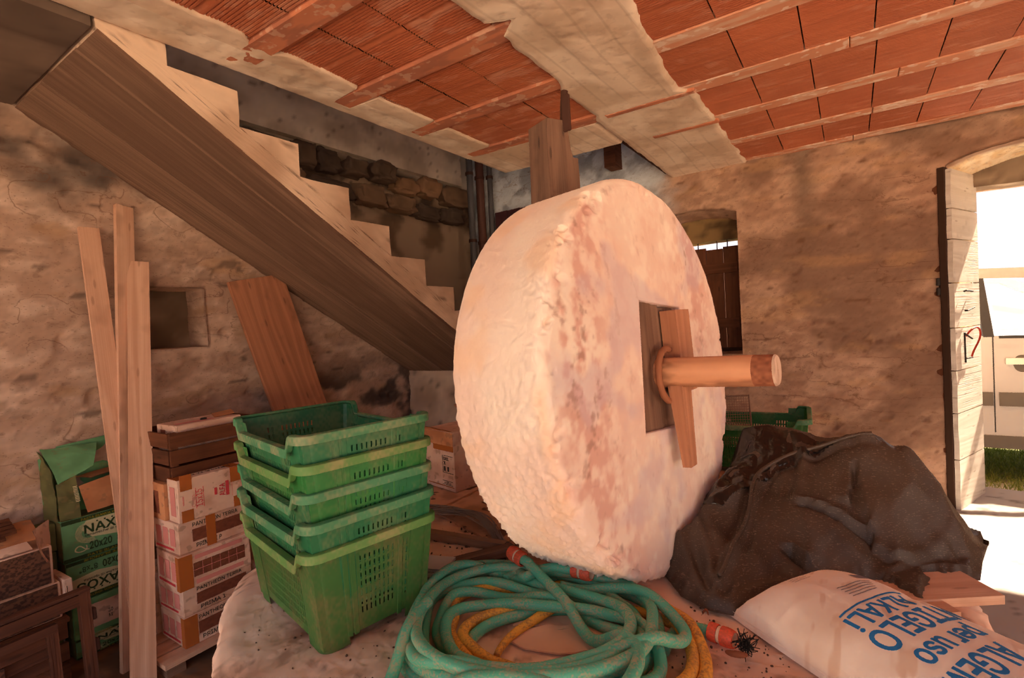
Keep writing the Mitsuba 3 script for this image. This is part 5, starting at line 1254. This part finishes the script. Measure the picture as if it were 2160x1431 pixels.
# --- cartons of dark tiles at the left edge
def tile_carton(label, x, y, z, h, w):
    b = Carton(label, x, y, z, w, .20, h, 2, 'carton_white', group='cartons of dark tiles', name='tile_carton')
    b.rect(b.F, .004, .006, w - .012, h - .006, 'dark_tile', 'tile_face', .004, .003); return b
tile_carton('lower carton of speckled dark brown tiles at the left edge', .50, .20, .225, .165, .545)
b = tile_carton('upper open carton of speckled dark brown tiles at the left edge', .505, .18, .392, .175, .545)
def part2(nm, *a, m_='carton_white', **kw): obj(nm, ply(sheet_mesh(*a, **kw), m_, smooth=40), b.k)
part2('open_flap', (.49, .20, .575), (.49, .66, .575), (.45, .20, .60), (.45, .65, .605), amp=.006, seed=11)
part2('corner_flap', (.505, .70, .50), (.44, .735, .50), (.49, .665, .655), (.40, .745, .665), amp=.01, seed=12)
part2('kraft_inside', (.45, .45, .605), (.45, .70, .605), (.30, .45, .655), (.30, .70, .665), amp=.012, seed=13, m_='carton_kraft')
b = Carton('white ended carton beside the lower dark tile carton', .505, .752, .265, .03, .20, .13, 2, 'carton_white', group='cartons of dark tiles', name='tile_carton'); b.rect(b.F, .008, .03, .010, .10, 'print_black')
k = thing('plinth_crate', 'rough old wooden crate under the dark tile cartons', 'crate')
for i in range(3): obj('slat', uvply(uvbox(.02, .56, .08, (.50, .47, FLOOR + .05 + .1 * i), along=1, seed=210 + i), 'dark_wood'), k)
obj('top_board', uvply(uvbox(.22, .58, .02, (.40, .47, .212), along=1, seed=214), 'dark_wood'), k); obj('back_board', uvply(uvbox(.02, .56, .28, (.31, .47, FLOOR + .14), along=1, seed=215), 'dark_wood'), k)
k = thing('slat_grating', 'dark slatted wooden grating lying behind the open tile carton at the left edge', 'grating')
for i in range(4): obj('slat', uvply(uvbox(.022, .42, .016, along=1, seed=218 + i), 'dark_wood', frame((.30 + .04 * i * .8, .42, .672 - .010 * i), (1, 0, -.3), (.0, 1, .06))), k)
for yy in (.25, .58): obj('bar', uvply(uvbox(.16, .02, .014, along=0, seed=222), 'dark_wood', frame((.35, yy, .655), (1, 0, -.3), (0, 1, .06))), k)

# --- old louvred shutter leaning in the left foreground
k = thing('louvred_shutter', 'dark worn louvred shutter leaning on its side in the left bottom corner', 'shutter')
mat('rusty_shutter', bump(woodgrain, .003, prin(proc(plank_color(lin(112, 68, 48), lin(74, 44, 34), lin(40, 28, 24))), .7)))
O = np.array([.86, .752, -.075]); SY, SZ, SXn = np.array([.04, -1.0, -.02]), np.array([-.10, .0, .995]), np.array([.995, .04, .10])
MQ = np.eye(4); MQ[:3, 0], MQ[:3, 1], MQ[:3, 2], MQ[:3, 3] = SY, SZ, SXn, O      # local x leftwards, y up, z to the viewer
def bar(nm, x0, x1, y0, y1, t=.035, z=.0, seed=230, along=0): obj(nm, uvply(uvbox(x1 - x0, y1 - y0, t, ((x0 + x1) / 2, (y0 + y1) / 2, z), along=along, seed=seed), 'rusty_shutter', MQ), k)
bar('stile', 0, .038, 0, .505, .036, 0, 230, 1); bar('top_rail', .038, .60, .455, .500, .036, 0, 231); bar('bottom_rail', .038, .60, 0, .04, .036, 0, 232); bar('stile', .60, .64, 0, .505, .036, 0, 233, 1)
bar('top_moulding', 0, .64, .505, .519, .05, .0, 234); bar('inner_stile', .115, .150, .04, .42, .03, .004, 235, 1); bar('inner_rail', .115, .60, .392, .425, .03, .004, 236)
for i in range(8):
    obj('louvre', uvply(uvbox(.45, .045, .006, along=0, seed=240 + i), 'rusty_shutter', MQ @ frame((.375, .065 + .043 * i, .0), (1, 0, 0), (0, .8, -.6))), k)
v, f = cbox(.30, .30, .006, .001); obj('tile_panel', ply(moved((v + np.array([.43, .20, .026]), f), MQ), 'dark_tile'), k)
v, f = rock(.03, .05, .03, 5); obj('rag_knot', ply(moved((v + np.array([.25, .21, .035]), f), MQ), 'carton_kraft', smooth=True), k)
for y in (.27, .40):
    v, f = cbox(.016, .05, .03, .003); obj('hinge', ply(moved((v + np.array([-.008, y, 0]), f), MQ), 'rusty_iron'), k)

# ------------------------------------------------------------------ cardboard box behind the millstone
b = Carton('open white and kraft cardboard box on the bed between the crates and the millstone', 1.52, 2.10, BED[2] + .008, .26, .30, .32, -102, 'carton_white', name='cardboard_box')
b.rect(b.F, .0, .245, .26, .318, 'carton_kraft', 'kraft_band'); b.rect(b.F, .08, .215, .26, .245, 'tape', 'orange_band'); b.text(b.F, '12x1L', .165, .165, .016, 'print_black', .05, bold=True); b.text(b.F, 'X', .168, .140, .018, 'print_black', .018, bold=True)
for q in ((.158, .095, .160, .19), (.158, .095, .25, .097), (.158, .188, .25, .19), (.168, .105, .182, .13), (.20, .105, .212, .13)): b.rect(b.F, *q, 'print_black')
b.rect(b.F, .02, .020, .25, .024, 'tape', 'rule'); b.rect(b.F, .15, .05, .24, .052, 'print_black'); b.rect(b.F, .15, .03, .24, .032, 'print_black'); b.text(b.F, 'olio', .165, .036, .010, 'print_black', .06)
for (p, q, r, s_), sd in ((((0, 0, .32), (.26, 0, .32), (.02, .10, .40), (.25, .10, .41)), 31), (((0, 0, .32), (0, -.3, .32), (-.08, -.03, .40), (-.07, -.27, .41)), 32)):
    pts = [np.array([-e[1] * 0 + (.0 if True else 0), 0, 0]) for e in (p, q, r, s_)]
W2 = lambda x, y, z: (b.M @ np.array([x, y, z, 1.0]))[:3]
obj('front_flap', ply(sheet_mesh(W2(0, 0, .32), W2(0, .26, .32), W2(.05, .01, .345), W2(.05, .25, .345), amp=.003, seed=31), 'carton_kraft'), b.k)
obj('back_flap', ply(sheet_mesh(W2(-.30, 0, .32), W2(-.30, .26, .32), W2(-.22, .0, .42), W2(-.22, .26, .42), amp=.003, seed=32), 'carton_kraft'), b.k)

# ------------------------------------------------------------------ silver car parked outside the door
mat('car_paint', prin(lin(206, 206, 204), .3, metallic=.15, specular=.5, clearcoat=.6)); mat('car_trim', prin(lin(120, 116, 108), .5)); mat('car_rubber', prin(lin(34, 34, 34), .8)); mat('car_dark', prin(lin(70, 72, 74), .6))
mat('car_glass', {'type': 'thindielectric', 'int_ior': 1.5}); mat('car_chrome', prin(lin(214, 208, 196), .25, metallic=.6))
car = thing('car', 'silver car parked outside the open door', 'car')
CY, CZ, CX = 6.0, -.20, 4.57         # near side plane, ground, position of the B pillar
def carply(poly, y0, y1, m_, nm, inset=0, par=None):
    m = trimesh.creation.extrude_polygon(poly, y1 - y0); v = np.array(m.vertices); v[:, 1] = np.interp(v[:, 1], [.25, .30, .55, .785, .96, 1.55, 1.66], [.28, .33, .75, 1.07, 1.30, 1.80, 1.93]); v = np.stack([CX + v[:, 0], CY + y1 - v[:, 2] + 0 * v[:, 0], CZ + v[:, 1]], 1)
    lean_ = np.clip((v[:, 2] - CZ - 1.3) / .6, 0, 1); v[:, 1] += np.where(v[:, 1] < CY + .9, 1, -1) * .16 * lean_
    return obj(nm, ply((v, np.array(m.faces)), m_), par or car)
lower = sg.Polygon([(-2.05, .32), (-2.10, .60), (-2.06, .92), (-1.75, .98), (-.02, .97), (1.35, .95), (2.05, .84), (2.20, .66), (2.20, .34), (1.75, .30), (-1.6, .30)]).buffer(-.04).buffer(.04)
for wx in (-1.30, 1.35): lower = lower.difference(sg.Point(wx, .32).buffer(.36))
carply(lower, 0, 1.72, 'car_paint', 'lower_body')
for x0, x1 in ((-1.95, -1.70), (-.94, .0), (.02, 1.0), (1.72, 2.18)): carply(sg.box(x0 + .01, .52, x1 - .01, .60), -.02, .01, 'car_trim', 'side_moulding')
carply(sg.box(-.93, .30, .985, .365), -.015, .02, 'car_trim', 'sill')
roofp = sg.Polygon([(-1.80, .96), (-1.72, 1.40), (-1.45, 1.60), (-.4, 1.66), (.35, 1.62), (1.25, .94), (1.18, .94), (.33, 1.54), (-.4, 1.59), (-1.40, 1.53), (-1.62, 1.38), (-1.70, .96)])
carply(roofp, 0, .07, 'car_paint', 'window_frame'); carply(roofp, 1.65, 1.72, 'car_paint', 'window_frame')
carply(sg.Polygon([(-1.45, 1.57), (-.4, 1.63), (.33, 1.59), (.33, 1.62), (-.4, 1.66), (-1.45, 1.60)]), .05, 1.67, 'car_paint', 'roof')
for x in (-.06, -.95): carply(sg.Polygon([(x, .96), (x + .07, .96), (x + .03, 1.60), (x - .03, 1.60)]), .0, .06, 'car_dark', 'pillar'); 
for nm, pts in (('front_window', [(.04, .97), (1.12, .95), (.32, 1.53), (.0, 1.56)]), ('rear_window', [(-.88, .97), (-.07, .97), (-.10, 1.57), (-.9, 1.56)])):
    for y in (.02, 1.69): carply(sg.Polygon(pts), y, y + .003, 'car_glass', nm)
for x, s_ in ((.0, 1), (-.92, 1)): carply(sg.box(x - .004, .38, x + .004, .96), -.003, .002, 'car_dark', 'door_seam')
carply(sg.Polygon([(.04, .95), (1.2, .935), (1.2, .955), (.04, .972)]), -.008, .004, 'car_dark', 'belt_line')
for x in (.08, -.84):
    h_ = carply(sg.Point(x + .10, .785).buffer(.055), -.002, .004, 'car_trim', 'handle_cup'); carply(sg.box(x, .785, x + .21, .815).buffer(.006), -.03, -.008, 'car_chrome', 'door_handle')
for wx in (-1.30, 1.35):
    for y, sgn in ((.10, 1), (1.62, -1)):
        M = np.array([[1, 0, 0, CX + wx], [0, 0, -sgn, CY + y], [0, 1, 0, CZ + .32], [0, 0, 0, 1.0]])
        w_ = obj('wheel', ply(moved(lathe([(.0, -.09), (.30, -.10), (.32, -.06), (.32, .07), (.29, .10), (.22, .10), (.215, .085)], 40), M), 'car_rubber', smooth=40), car)
        obj('rim', ply(moved(lathe([(.215, .086), (.19, .09), (.07, .075), (.001, .09)], 40), M), 'car_chrome', smooth=40), w_)
st_ = np.linspace(0, 2 * np.pi, 32, endpoint=False); v, f = tube(np.stack([CX + .62 + .05 * np.sin(st_), CY + .48 + .17 * np.cos(st_), CZ + 1.32 + .16 * np.sin(st_)], 1), .016, 8, True); obj('steering_wheel', ply((v, f), 'car_dark', smooth=True), car)
for x in (.0, -.95):
    v, f = cbox(.14, .45, .9, .05); obj('seat', ply((v + np.array([CX + x - .05, CY + .45, CZ + .95]), f), 'car_dark'), car)

# --- grass by the car
k = thing('grass', 'green grass growing under and beside the silver car', 'grass', kind='stuff')
gz = np.random.default_rng(9); n = 9000; gx_, gy_ = gz.uniform(4.0, 6.2, n), gz.uniform(5.75, 7.6, n)
h_ = gz.uniform(.03, .08, n); a_ = gz.uniform(0, 2 * np.pi, n); z_ = -.17 - .012 * (gy_ - 5.3) - .005
o = np.stack([gx_, gy_, z_], 1); d_ = np.stack([np.cos(a_), np.sin(a_), 0 * a_], 1)
v = np.stack([o - d_ * .004, o + d_ * .004, o + np.stack([gz.normal(size=n) * .025, gz.normal(size=n) * .025, h_], 1)], 1).reshape(-1, 3)
cc = lerpc(np.array(lin(150, 160, 66)), np.array(lin(94, 116, 48)), gz.uniform(size=n)); obj('blades', ply((v, np.arange(3 * n).reshape(-1, 3)), 'plastic_vc', color=np.repeat(cc, 3, 0)), k)
